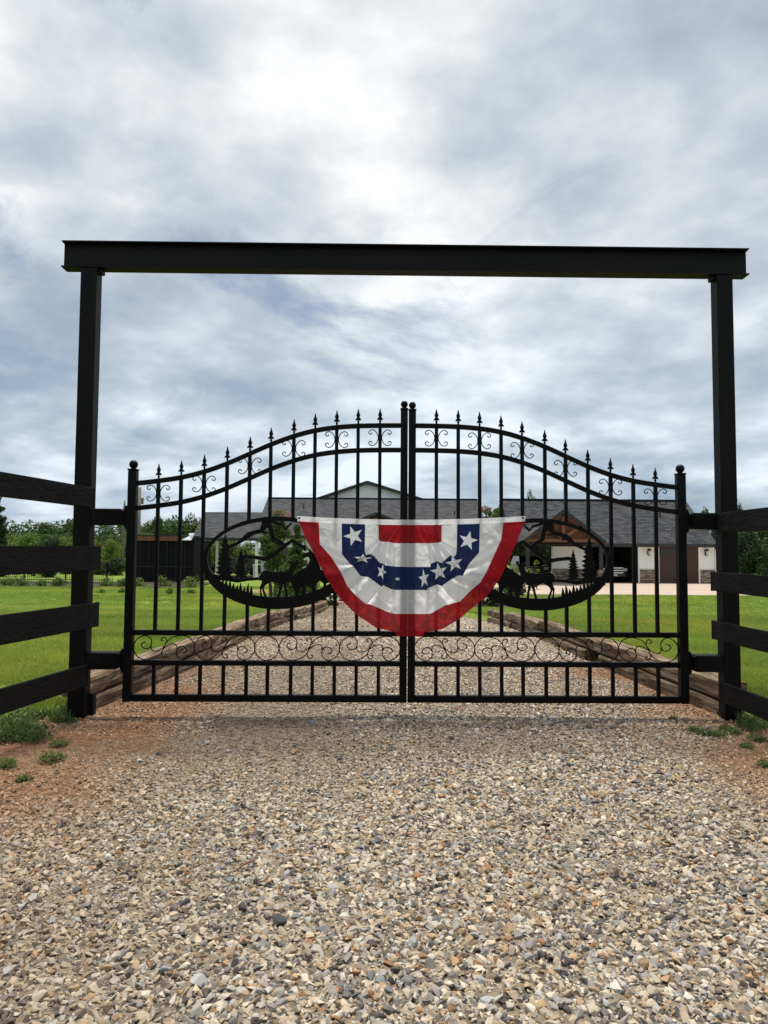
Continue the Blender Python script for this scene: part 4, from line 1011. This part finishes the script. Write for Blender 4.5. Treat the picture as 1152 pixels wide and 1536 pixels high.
build('entry_boarding', MB().plate([(q0.x-d0+.6, q0.z-dz-.05), (q1.x+d0-.6, q0.z-dz-.05), (qp.x, qp.z-.3)], YE+.2, YE+.25), 'brown_timber', ro)
for x in (q0.x-d0+.5, q1.x+d0-.5):
    build('entry_post', MB().box((x-.14, YE+.2, GZ), (x+.14, YE+.48, q0.z-dz-.1)), 'brown_timber', house)
build('entry_door', MB().box((qp.x-.55, YH-.06, GZ+.15), (qp.x+.55, YH-.021, GZ+2.3)), 'brown_door', house)

# ---- open-sided pavilion beside the house
YV = 44.0
pav = thing('pavilion', 'open pavilion with grey shingle roof on white posts beside the house', 'pavilion', (W(340, 850, YV).x, YV, GZ))
va = W(288, 806, YV); vb = W(402, 806, YV); vr = W(308, 768, YV+3.6); zv = va.z
vx1 = vb.x
ro = build('roof', MB().roof_slab([(va.x, YV, zv), (vx1, YV, zv), (vx1, YV+3.6, vr.z), (vr.x, YV+3.6, vr.z)], .12).roof_slab([(vr.x, YV+3.6, vr.z+.001), (vx1, YV+3.6, vr.z+.001), (vx1, YV+7.2, zv), (va.x, YV+7.2, zv)], .12)
      .add([(va.x, YV, zv), (vr.x, YV+3.6, vr.z), (va.x, YV+7.2, zv)], [(0, 1, 2)]), 'shingles_house', pav)
build('fascia', MB().box((va.x, YV-.04, zv-.2), (vx1, YV-.005, zv-.0)), 'dark_fascia', ro)
for px in (292, 384):
    for y in (YV+.25, YV+6.9):
        x = W(px, 840, YV).x; c = build('post', MB().box((x-.09, y-.09, GZ), (x+.09, y+.09, zv-.15)), 'white_trim', pav)
        build('post_base', MB().box((x-.15, y-.15, GZ), (x+.15, y+.15, GZ+.25)), 'white_trim', c)
struct(build('patio_slab', MB().box((va.x+.2, YV+.05, GZ-.1), (vx1-.05, YV+7.1, GZ+.02)), 'mulch'))
# table and bench set under the pavilion
tb = thing('patio_table', 'pale patio table standing under the pavilion roof', 'table', (W(398, 850, 45).x, 45.3, GZ))
tx, tz = tb.location.x, GZ+1.0
build('table_top', MB().box((tx-.9, 44.9, tz), (tx+.5, 45.7, tz+.06)), 'white_trim', tb, bevel=.01)
for dx in (-.8, .4):
    for dy in (44.97, 45.63): build('leg', MB().box((tx+dx-.04, dy-.04, GZ), (tx+dx+.04, dy+.04, tz-.002)), 'white_trim', tb)

# ---- dark screened shed
YS = 39.0
sx0, sx1 = W(196, 840, YS).x, W(291, 840, YS).x; szt = W(240, 810, YS).z
shed = thing('dark_shed', 'low black screened shed with a brown timber fascia, in front of the far trees', 'shed', ((sx0+sx1)/2, YS, GZ))
build('wall', MB().box((sx0, YS+.05, GZ), (sx1, YS+4.5, szt)), 'shed_screen', shed)
for i in range(8):
    x = sx0+(sx1-sx0)*i/7; build('stud', MB().box((x-.05, YS, GZ), (x+.05, YS+.048, szt)), 'black_metal', shed)
build('waist_rail', MB().box((sx0, YS-.03, GZ+.96), (sx1, YS-.001, GZ+1.0)), 'dark_fascia', shed)
fx1 = W(271, 806, YS-.15).x
build('fascia', MB().box((sx0-.1, YS-.15, szt-.05), (fx1, YS-.05, szt+.26)), 'brown_timber', shed)
build('roof', MB().box((sx0-.15, YS-.2, szt+.262), (fx1+.05, YS+4.6, szt+.33)), 'dark_fascia', shed)
build('lean_to_roof', MB().roof_slab([(fx1+.08, YS-.3, szt+.02), (W(289, 806, YS).x, YS-.3, szt+.02), (W(283, 803, YS+3).x, YS+3, szt+.5), (fx1+.08, YS+3, szt+.5)], .05), 'metal_roof', shed)

# ---- vehicles
mat('car_paint', (0.012, 0.013, 0.016), 0.25, spec=0.6); mat('chrome', (0.75, 0.75, 0.77), 0.25, metal=1.0); mat('tyre', (0.02, 0.02, 0.02), 0.85); mat('headlight', (0.65, 0.66, 0.68), 0.15)
def suv(label, x, y, z, rz=0.0):
    t = thing('parked_suv', label, 'car', (x, y, z))
    w = 0.96
    prof = [(0.0, .45), (-.03, .62), (0.0, .95), (.12, 1.05), (1.15, 1.13), (1.85, 1.62), (2.3, 1.74), (4.3, 1.72), (4.75, 1.15), (4.8, .5), (4.2, .33), (.5, .33)]
    mb = MB(); n = len(prof); k = [1.0]*n
    for s in (-1, 1):
        for (py, pz) in prof:
            tw = w*(1 - max(0, pz-1.12)*.28 - (0.05 if py < .1 else 0)); mb.v.append((x+s*tw, y+py, z+pz))
    for i in range(n): j = (i+1) % n; mb.f.append((i, j, n+j, n+i))
    mb.f.append(tuple(reversed(range(n)))); mb.f.append(tuple(n+i for i in range(n)))
    bd = build('body', mb, 'car_paint', t, bevel=.04, seg=2)
    build('windscreen', MB().hexa([(x-.80, y+1.20, z+1.17), (x+.80, y+1.20, z+1.17), (x+.80, y+1.25, z+1.16), (x-.80, y+1.25, z+1.16), (x-.70, y+1.82, z+1.62), (x+.70, y+1.82, z+1.62), (x+.70, y+1.87, z+1.60), (x-.70, y+1.87, z+1.60)]), 'dark_glass', t)
    gr = build('grille', MB().box((x-.52, y-.05, z+.66), (x+.52, y-.01, z+.98)), 'black_metal', t)
    for zz_ in (.64, .80, .97): build('grille_bar', MB().box((x-.58, y-.09, z+zz_-.03), (x+.58, y-.052, z+zz_+.03)), 'chrome', gr)
    build('bumper', MB().box((x-.94, y-.12, z+.36), (x+.94, y+.1, z+.6)), 'car_paint', t, bevel=.03)
    build('number_plate', MB().box((x-.16, y-.135, z+.42), (x+.16, y-.122, z+.55)), 'white_trim', t)
    for s in (-1, 1):
        build('headlight', MB().box((x+s*.74-.15, y-.04, z+.74), (x+s*.74+.15, y+.06, z+.95)), 'headlight', t, bevel=.02)
        mr = build('mirror', MB().box((x+s*1.06-.1, y+1.35, z+1.15), (x+s*1.06+.1, y+1.5, z+1.35)), 'car_paint', t, bevel=.02)
        for wy in (.95, 3.85):
            wh = build('wheel', MB().tube([(x+s*.76, y+wy, z+.37), (x+s*.99, y+wy, z+.37)], .37, 20), 'tyre', t)
            build('rim', MB().tube([(x+s*.985, y+wy, z+.37), (x+s*1.0, y+wy, z+.37)], .23, 14), 'chrome', wh)
    return t
suv('dark car with chrome grille parked inside the open garage bay', gx(923, 43.2), 43.4, GZ+.015)
suv('dark car parked behind the timber-gabled porch', W(806, 850, 46).x, 46.5, GZ+.0)

# ---- paving
apron = struct(build('concrete_apron', MB().box((W(742, 890, 28.6).x, 28.6, GZ-.2), (44, YG-.1, GZ-.02)), 'concrete'))
ax0 = W(742, 890, 28.6).x
me = None
for i in range(9):
    for j in range(3):
        x0 = ax0+.05+i*4.0; y0 = 28.7+j*4.45
        if me is None:
            o = build('slab', MB().box((x0, y0, GZ-.03), (x0+3.97, y0+4.42, GZ+.03)), 'concrete', apron, bevel=.008); me = o.data; first = (x0, y0)
        else:
            o = new_obj('slab', me, apron); o.location = (x0-first[0], y0-first[1], 0)
# brick-coloured paving across the end of the gravel and a round walk on the lawn
struct(build('paver_court', MB().box((-4.2, 22.3, GZ-.2), (ax0+.0, 29.5, GZ+.035)), 'pavers'))
c = W(402, 889, 29.5)
struct(build('paver_walk', MB().tube([(c.x, 29.5, GZ-.1), (c.x, 29.5, GZ+.04)], 1.7, 28), 'pavers'))

# ================================================================ planting
def leaf_mat(name, c, v, tr=0.3, vs=1.2, rnd=0.12):
    mat(name, c, 0.65, v, vs, spec=0.2, transl=tr, objrand=rnd, detail=3)
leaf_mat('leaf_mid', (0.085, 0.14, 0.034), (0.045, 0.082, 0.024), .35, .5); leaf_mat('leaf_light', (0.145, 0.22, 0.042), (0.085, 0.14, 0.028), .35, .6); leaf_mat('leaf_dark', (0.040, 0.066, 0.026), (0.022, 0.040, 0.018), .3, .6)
leaf_mat('leaf_fluffy', (0.12, 0.185, 0.045), (0.065, 0.11, 0.03), .4); leaf_mat('leaf_orange', (0.30, 0.15, 0.03), (0.14, 0.12, 0.03)); leaf_mat('leaf_weed', (0.115, 0.18, 0.05), (0.06, 0.10, 0.03), .35, 12)
leaf_mat('leaf_lime', (0.20, 0.27, 0.05), (0.11, 0.16, 0.03)); mat('bark', (0.085, 0.062, 0.045), .95, (0.045, 0.034, 0.026), 5, bump=.6, bscale=14, stretch=(4, 4, .7))
leaf_mat('petal_pink', (0.34, 0.17, 0.17), (0.25, 0.12, 0.11), .3); leaf_mat('petal_white', (0.68, 0.68, 0.60), (0.5, 0.52, 0.42), .3)
def quads(P_, Nrm, size, rg, asp=0.6):
    n = len(P_); a = rg.normal(size=(n, 3)); t = np.cross(Nrm, a); t /= np.linalg.norm(t, axis=1)[:, None]+1e-9; b = np.cross(Nrm, t)
    s = (size*rg.uniform(0.6, 1.25, n))[:, None]
    v = np.stack([P_-t*s, P_-b*s*asp, P_+t*s, P_+b*s*asp], 1).reshape(-1, 3); f = np.arange(4*n).reshape(n, 4); return v, f
def lobes_crown(seed, w, z0, z1, nl, nleaf, size, shape='round', lobe_r=0.33):
    """leaf quads on many overlapping lobes"""
    rg = np.random.default_rng(seed); H = z1-z0; P_ = []; Nn = []
    per = nleaf//nl
    for k in range(nl):
        t = rg.random()
        if shape == 'round': rad = w*math.sqrt(max(0.03, 1-(2*t-1)**2))*0.78
        elif shape == 'cone': t = t**1.35; rad = w*(1-t)*0.85
        else: rad = w*(0.55+0.45*t)*0.8 if t < .8 else w*0.6
        a = rg.uniform(0, 6.283); rr = rad*math.sqrt(rg.random()) if shape != 'cone' else rad*rg.uniform(.05, 1)
        c = np.array([rr*math.cos(a), rr*math.sin(a), z0+H*(0.08+0.84*t)])
        lr = w*lobe_r*rg.uniform(.65, 1.25)*(1 if shape != 'cone' else max(.3, 1.1-t))
        d = rg.normal(size=(per, 3)); d /= np.linalg.norm(d, axis=1)[:, None]
        q = c + d*(lr*rg.uniform(.55, 1.08, (per, 1)))*np.array([1, 1, .8])
        P_.append(q); Nn.append(d*0.7+rg.normal(size=(per, 3))*.6+np.array([0, 0, .3]))
    P_ = np.concatenate(P_); Nn = np.concatenate(Nn); Nn /= np.linalg.norm(Nn, axis=1)[:, None]
    return quads(P_, Nn, size, rg)
def make_tree(name, label, cat, x, y, z, h, w, leafm, seed, trunk_h=.35, shape='round', nl=36, nleaf=5200, size=None, group=None, stems=1, lobe=.33):
    t = thing(name, label, cat, (x, y, z), group)
    size = size or max(.05, w*.055)
    v, f = lobes_crown(seed, w, h*trunk_h*.7, h, nl, nleaf, size, shape, lobe)
    cr = np_mesh('crown', v, f, leafm, None); cr.parent = t
    rg = random.Random(seed); mb = MB()
    for s in range(stems):
        a = rg.uniform(0, 6.28); r0 = .0 if stems == 1 else w*.10; sp = w*.35 if stems > 1 else w*.06
        pts = []; n = 6
        for i in range(n+1):
            q = i/n; pts.append((math.cos(a)*(r0+sp*q)+rg.uniform(-.03, .03)*h*.2, math.sin(a)*(r0+sp*q)+rg.uniform(-.03, .03)*h*.2, -.1+q*h*.82))
        rb = h*(.026 if stems == 1 else .016)
        mb.tube(pts, [rb*(1-.85*i/n) for i in range(n+1)], 7)
        for k in range(4):
            i = 2+k % 4; p = Vector(pts[min(i, n)]); b = rg.uniform(0, 6.28); e = p+Vector((math.cos(b)*w*.55, math.sin(b)*w*.55, h*.16)); m_ = p.lerp(e, .5)+Vector((0, 0, h*.02))
            mb.tube([p, m_, e], [rb*.4, rb*.25, rb*.08], 5)
    me = bpy.data.meshes.new('trunk'); me.from_pydata(mb.v, [], mb.f); me.update(); me.materials.append(MATS['bark']); o = new_obj('trunk', me, t)
    return t
protos_t = {}
def far_tree(px, pytop, Y, wpx, leafm, shape='round', gz_=None, label='', group='', trunk=.03, seed=0, nleaf=5200):
    """tree whose top shows at (px, pytop), standing on the ground at depth Y"""
    top = W(px, pytop, Y); gz0 = gz_ if gz_ is not None else float(ground_h(top.x, Y)); h = top.z-gz0; w = wpx*(Y-CAM.y)/F/2
    key = (leafm, shape, seed % 3)
    if key in protos_t:
        src, h0, w0 = protos_t[key]; t = copy_tree(src); t.location = (top.x, Y, gz0); t.scale = (w/w0, w/w0, h/h0); t.rotation_euler = (0, 0, seed*1.7)
        t['label'] = label; t['group'] = group; return t
    t = make_tree('tree', label, 'tree', top.x, Y, gz0, h, w, leafm, 100+seed+len(protos_t)*7, trunk, shape, 46, nleaf, None, group)
    protos_t[key] = (t, h, w); return t
rg = random.Random(4)
# far wood on the shed side: rows of distinct crowns
LB = 'green tree in the wood beyond the iron fence'
for i in range(11): far_tree(-30+i*36+rg.uniform(-8, 8), 783+rg.uniform(-5, 5), 92+rg.uniform(-6, 6), 74, 'leaf_mid', label='mid green broad tree at the back of the wood beyond the iron fence', group='trees at the back of the wood', seed=i)
for i in range(9): far_tree(-20+i*31+rg.uniform(-6, 6), 803+rg.uniform(-8, 6), 72+rg.uniform(-5, 5), 62, 'leaf_light' if i % 3 else 'leaf_mid', label='light green bushy tree at the front of the wood beyond the iron fence' if i % 3 else 'mid green bushy tree at the front of the wood beyond the iron fence', group='bushy trees at the front of the wood' if i % 3 else 'mid green trees at the front of the wood', seed=i)
for i, px in enumerate((238, 262, 284, 306)): far_tree(px, 776+(i % 2)*5+(6 if i > 2 else 0), 84+2*i, 52, 'leaf_mid', label='mid green tree rising behind the dark shed', group='trees behind the shed', seed=i)
far_tree(78, 806, 66, 46, 'leaf_dark', label='dark rounded tree among lighter ones beyond the iron fence', group='dark trees', seed=0)
far_tree(151, 812, 60, 18, 'leaf_orange', label='small tree with orange leaves beside the gateway post', group='orange trees', seed=0, nleaf=2500)
far_tree(166, 811, 59, 40, 'leaf_light', label='light green tree next to the small orange tree', group='light trees', seed=1)
for i in range(10): far_tree(-24+i*25+rg.uniform(-5, 5), 834+rg.uniform(-6, 6), 50+rg.uniform(-4, 4), 44, 'leaf_mid' if i % 2 else 'leaf_dark', label='low mid green bush just behind the iron fence' if i % 2 else 'low dark bush just behind the iron fence', group='mid green bushes behind the iron fence' if i % 2 else 'dark bushes behind the iron fence', seed=i)
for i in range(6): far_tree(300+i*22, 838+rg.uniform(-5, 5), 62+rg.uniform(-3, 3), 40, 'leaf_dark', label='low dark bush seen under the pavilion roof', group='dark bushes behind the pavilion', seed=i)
for i in range(5): far_tree(302+i*20, 846+rg.uniform(-3, 3), 53+rg.uniform(-.5, .5), 34, 'leaf_dark', label='knee-high dark hedge plant behind the pavilion posts', group='hedge behind the pavilion', seed=i+1)
for i in range(12): far_tree(-70-i*38+rg.uniform(-8, 8), 784+rg.uniform(-6, 6), 88+rg.uniform(-8, 8), 80, 'leaf_mid' if i % 2 else 'leaf_light', label='broad tree of the wood out past the tall dark conifer', group='trees past the conifer', seed=i)
# pavilion background greenery
for i, px in enumerate((322, 345, 372)): far_tree(px, 812, 60+i, 40, 'leaf_lime' if i != 1 else 'leaf_light', label='yellow-green bush seen through the open pavilion', group='bushes behind the pavilion', seed=i)
# trees on the garage side
for i, (px, py, Y, wp) in enumerate(((1058, 762, 64, 26), (1078, 772, 60, 40), (1100, 762, 62, 60), (1135, 766, 58, 70), (1165, 772, 60, 80), (1120, 800, 52, 60), (1160, 806, 50, 70), (1210, 780, 55, 90), (1260, 776, 60, 90), (1320, 780, 58, 95), (1390, 778, 62, 100))):
    far_tree(px, py, Y, wp, 'leaf_dark' if i % 3 else 'leaf_mid', label='dense dark tree standing past the garage gable end', group='trees past the garage', seed=i)
far_tree(794, 744, 70, 34, 'leaf_mid', label='tree top peeping over the garage ridge', group='trees behind garage ridge', seed=2)
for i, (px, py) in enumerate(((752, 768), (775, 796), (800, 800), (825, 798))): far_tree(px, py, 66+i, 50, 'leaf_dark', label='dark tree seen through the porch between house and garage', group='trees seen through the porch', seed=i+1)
# big dark conifer at the picture edge by the shed-side fence
p = W(-3, 700, 36)
make_tree('conifer', 'tall dark conifer standing beyond the shed-side board fence', 'tree', p.x, 36, GZ, p.z-GZ, 1.15, 'leaf_dark', 71, .04, 'cone', 110, 12000, .07, lobe=.3)
# garden by the end of the drive
def at(px, py_top, py_base, Y): a = W(px, py_top, Y); return a.x, a.z
def garden(name, label, cat, px, pyt, Y, wpx, leafm, **k):
    x, zt_ = at(px, pyt, 0, Y); z0 = float(base_h(Y))-.0; return make_tree(name, label, cat, x, Y, z0, zt_-z0, wpx*(Y-CAM.y)/F/2, leafm, **k)
garden('conifer', 'fluffy light green conifer beside the drive, seen through the shed-side deer oval', 'tree', 446, 780, 21.5, 84, 'leaf_fluffy', seed=81, trunk_h=.04, shape='cone', nl=130, nleaf=19000, size=.055, lobe=.30)
cm = garden('crape_myrtle', 'slender crape myrtle with pink blossom tips beside the fluffy conifer', 'tree', 412, 766, 24.5, 66, 'leaf_fluffy', seed=82, trunk_h=.42, shape='vase', nl=50, nleaf=7500, size=.06, stems=5, lobe=.28)
rgn = np.random.default_rng(5); top = cm.location; n = 260
def blossoms(t, px, py0, py1, wpx, Y, m, n, size):
    a = W(px, py0, Y); b = W(px, py1, Y); w = wpx*(Y-CAM.y)/F/2
    P_ = np.stack([a.x+rgn.uniform(-w, w, n), Y+rgn.uniform(-w, w, n), rgn.uniform(b.z, a.z, n)], 1); nr = rgn.normal(size=(n, 3)); nr /= np.linalg.norm(nr, axis=1)[:, None]
    v, f = quads(P_, nr, size, rgn, .8); return np_mesh('blossom', v, f, m, t)
blossoms(cm, 424, 767, 776, 26, 24.5, 'petal_pink', 160, .05)
cm2 = garden('crape_myrtle', 'crape myrtle with pink blossom tips between the house and the garage', 'tree', 737, 756, 27, 46, 'leaf_fluffy', seed=83, trunk_h=.42, shape='vase', nl=36, nleaf=4600, size=.06, stems=5, lobe=.28)
blossoms(cm2, 727, 760, 768, 20, 27, 'petal_pink', 170, .05)
def shrub(label, px, pyt, Y, wpx, leafm, seed, group=None, n=900, size=.05, blossom=None):
    x = W(px, pyt, Y).x; z0 = float(ground_h(x, Y)); h = W(px, pyt, Y).z-z0; w = wpx*(Y-CAM.y)/F/2
    t = thing('shrub', label, 'shrub', (x, Y, z0), group)
    v, f = lobes_crown(seed, w, -.02, max(h, .12), 14, n, size, 'round', .42); o = np_mesh('foliage', v, f, leafm); o.parent = t
    mb = MB(); r_ = random.Random(seed)
    for k in range(4): a = r_.uniform(0, 6.28); mb.tube([(0, 0, -.05), (math.cos(a)*w*.3, math.sin(a)*w*.3, h*.4), (math.cos(a)*w*.5, math.sin(a)*w*.5, h*.75)], [.02, .014, .006], 5)
    me = bpy.data.meshes.new('stem'); me.from_pydata(mb.v, [], mb.f); me.materials.append(MATS['bark']); new_obj('stem', me, t)
    if blossom:
        P_ = rgn.normal(size=(blossom, 3)); P_ /= np.linalg.norm(P_, axis=1)[:, None]; P_ = np.abs(P_)*np.sign(P_*np.array([1, 1, 0])+np.array([0, 0, 1])); P_ = P_*np.array([w, w, h*.55])*.98+np.array([0, 0, h*.45])
        nr = P_/np.linalg.norm(P_, axis=1)[:, None]; v, f = quads(P_, nr, .06, rgn, .9); b = np_mesh('blossom', v, f, 'petal_white'); b.parent = t
    return t
shrub('white flowering shrub at the shed-side end of the gravel drive', 492, 884, 21.2, 42, 'leaf_mid', 201, n=1600, size=.045, blossom=60)
shrub('low leafy shrub between the fluffy conifer and the paved court', 520, 872, 23.5, 40, 'leaf_mid', 202, n=1300)
shrub('white flowering shrub at the garage-side end of the gravel drive', 738, 882, 20.5, 50, 'leaf_dark', 203, n=1600, size=.045, blossom=60)
shrub('dark leafy shrub behind the end of the garage-side timber edging', 768, 868, 22.0, 46, 'leaf_dark', 204, n=1500)
shrub('lime green shrub in front of the stone-based porch', 805, 834, 33.0, 13, 'leaf_lime', 205, n=900, size=.06)
shrub('small white flowering shrub beside the lime green shrub', 795, 852, 32.0, 14, 'leaf_light', 206, n=500, blossom=40)
for i, (px, py, Y, w) in enumerate(((10, 868, 33.4, 26), (34, 864, 33.0, 30), (62, 870, 33.2, 26), (88, 869, 33.4, 28), (160, 866, 33.5, 26), (184, 869, 33.2, 24))):
    shrub('low shrub in the mulch bed along the iron fence', px, py, Y, w, ('leaf_light', 'leaf_fluffy')[i % 2], 210+i, 'shrubs along the iron fence', n=500, size=.055)
for i, (px, py, Y, w) in enumerate(((206, 869, 33.6, 24), (246, 865, 33.4, 30), (284, 866, 33.2, 34))):
    shrub('low shrub in the mulch bed before the dark shed', px, py, Y, w, 'leaf_light', 220+i, 'shrubs before the dark shed', n=500, size=.055)
for i, (px, py, Y, w) in enumerate(((152, 884, 27.5, 14), (183, 882, 28, 13), (256, 883, 27.5, 17), (287, 884, 27.5, 17))):
    shrub('small bushy plant growing alone out on the open lawn', px, py, Y, w, 'leaf_light', 230+i, 'small plants on the open lawn', n=260, size=.04)
# mulch beds
mbx0, mbx1 = W(-330, 870, 34).x, W(296, 870, 34).x
struct(build('mulch_bed', MB().box((mbx0, 32.4, GZ-.1), (mbx1, 38.9, GZ+.05)), 'mulch'))
struct(build('mulch_bed', MB().box((-4.6, 20.6, GZ-.3), (-1.95, 22.2, GZ+.06)), 'mulch'))
struct(build('mulch_bed', MB().box((2.6, 19.4, GZ-.3), (6.6, 22.2, GZ+.06)), 'mulch'))
# black iron fence
fn = thing('iron_fence', 'black iron picket fence before the far wood', 'fence', ((mbx0+sx0)/2, 36.5, GZ))
zt_ = W(100, 844, 36.5).z
for z in (zt_-.08, GZ+.25): build('rail', MB().box((mbx0, 36.48, z-.02), (sx0-.1, 36.52, z+.02)), 'black_metal', fn)
x = mbx0; mb = MB()
while x < sx0-.1: mb.box((x-.010, 36.465, GZ), (x+.010, 36.478, zt_)); x += .11
stuff(build('pickets', mb, 'black_metal', fn))
x = mbx0
while x < sx0-.1: build('post', MB().box((x-.035, 36.45, GZ), (x+.035, 36.53, zt_+.08)), 'black_metal', fn); x += 2.4
# utility poles
p = W(210, 731, 58); up_ = thing('utility_pole', 'grey utility pole rising behind the dark shed', 'pole', (p.x, 58, -.9))
build('shaft', MB().tube([(p.x, 58, -1.2), (p.x, 58, p.z)], [.15, .12], 10), 'grey_pole', up_, smooth=True)
build('transformer', MB().tube([(p.x+.28, 57.9, p.z-1.5), (p.x+.28, 57.9, p.z-.95)], .11, 10), 'grey_pole', up_)
p2 = W(187, 750, 62); tag(build('utility_pole', MB().tube([(p2.x, 62, -1.2), (p2.x, 62, p2.z-.8), (p2.x, 62, p2.z)], [.13, .11, .06], 10), 'grey_pole', smooth=True, base=(p2.x, 62, -1)), 'thin grey pole half hidden by the gate hinge stile', 'pole')
# weeds in the clay by the posts
def weed(label, px, py, s, seed, grp, m='leaf_weed'):
    d = W(px, py, 0)-CAM; p = CAM+d*((0.01-CAM.z)/d.z); p.z = float(drive_h(p.x, p.y))+.012
    if p.y > 0.3: p.z = float(ground_h(p.x, p.y))
    rg_ = np.random.default_rng(seed); n = 170; a = rg_.uniform(0, 6.28, n); r = s*np.sqrt(rg_.random(n)); hh = s*.75*(1-(r/s)**2*.7)*rg_.uniform(.25, 1.1, n)
    P_ = np.stack([r*np.cos(a), r*np.sin(a), hh], 1); nr = rg_.normal(size=(n, 3))+np.array([0, 0, .8]); nr /= np.linalg.norm(nr, axis=1)[:, None]
    v, f = quads(P_, nr, s*.16, rg_, .38)
    k = 26; a = rg_.uniform(0, 6.28, k); b = np.stack([np.cos(a), np.sin(a), np.zeros(k)], 1)*s*.25; e = np.stack([np.cos(a)*s*.8, np.sin(a)*s*.8, s*rg_.uniform(.3, .8, k)], 1); q = np.stack([-np.sin(a), np.cos(a), np.zeros(k)], 1)*.0035
    sv = np.stack([b*.2-q, b*.2+q, e+q*.4, e-q*.4], 1).reshape(-1, 3)
    v = np.concatenate([v, sv]); f = np.concatenate([f, np.arange(4*k).reshape(k, 4)+len(f)*4])
    o = np_mesh('weed', v, f, m); o.location = p; tag(o, label, 'weed', grp)
for i, (px, py, s) in enumerate(((10, 1086, .12), (36, 1082, .12), (30, 1108, .12), (54, 1112, .10), (6, 1112, .12), (78, 1143, .075), (6, 1152, .07), (36, 1172, .045), (88, 1120, .06), (70, 1062, .12), (44, 1064, .13), (14, 1068, .12), (86, 1072, .08), (60, 1078, .10), (94, 1052, .10), (104, 1084, .05), (46, 1098, .11), (20, 1098, .12), (116, 1062, .06))):
    weed('low green weed growing in the red clay under the shed-side board fence', px, py, s, 300+i, 'weeds on the shed side')
for i, (px, py, s) in enumerate(((1058, 1103, .06), (1040, 1098, .05), (1100, 1102, .06), (1135, 1112, .06), (1120, 1122, .045), (1148, 1150, .05), (1128, 1096, .09), (1146, 1092, .09), (1088, 1096, .05), (1078, 1106, .06), (1010, 1080, .035))):
    weed('low weed growing in the red clay around the garage-side post', px, py, s, 330+i, 'weeds on the garage side')
for i, (px, py, s) in enumerate(((312, 1015, .06), (288, 1028, .05), (905, 1030, .06), (880, 1020, .05), (850, 1012, .06), (975, 1052, .04))):
    weed('small weed in the gravel just behind the closed gate', px, py, s, 350+i, 'weeds behind the gate')
# a dry reddish twig lying on the gravel
d = W(370, 1303, 0)-CAM; p = CAM+d*((0.02-CAM.z)/d.z)
tag(build('twig', MB().tube([p+Vector((-.035, -.05, .012)), p+Vector((-.01, -.012, .02)), p+Vector((.012, .02, .018)), p+Vector((.03, .06, .024))], [.004, .0045, .004, .002], 6).tube([p+Vector((-.01, -.012, .02)), p+Vector((-.03, .012, .026))], [.003, .0015], 5), 'brown_timber', base=tuple(p)), 'thin reddish dry twig lying on the gravel', 'twig')
# ragged grass creeping out from the post feet
rgp = random.Random(12)
for i in range(16):
    sg = -1 if i % 2 else 1; x = sg*(2.36+rgp.uniform(.02, .45)) ; y = rgp.uniform(-.35, .12)
    if abs(x) < 2.46 and abs(y) < .1: y = -.16
    v, f = tuft(500+i, 46, .07, .075, .0026); v = np.array(v)
    me = bpy.data.meshes.new('grass_tuft'); me.from_pydata([tuple(q) for q in v], [], f); me.update(); me.materials.append(MATS['leaf_weed'])
    o = new_obj('grass_tuft', me); o.location = (x, y, float(drive_h(x, y))+.012)
    tag(o, 'ragged grass tuft at the foot of the garage-side post' if sg > 0 else 'ragged grass tuft at the foot of the shed-side post', 'grass tuft', 'grass at the garage-side post' if sg > 0 else 'grass at the shed-side post')
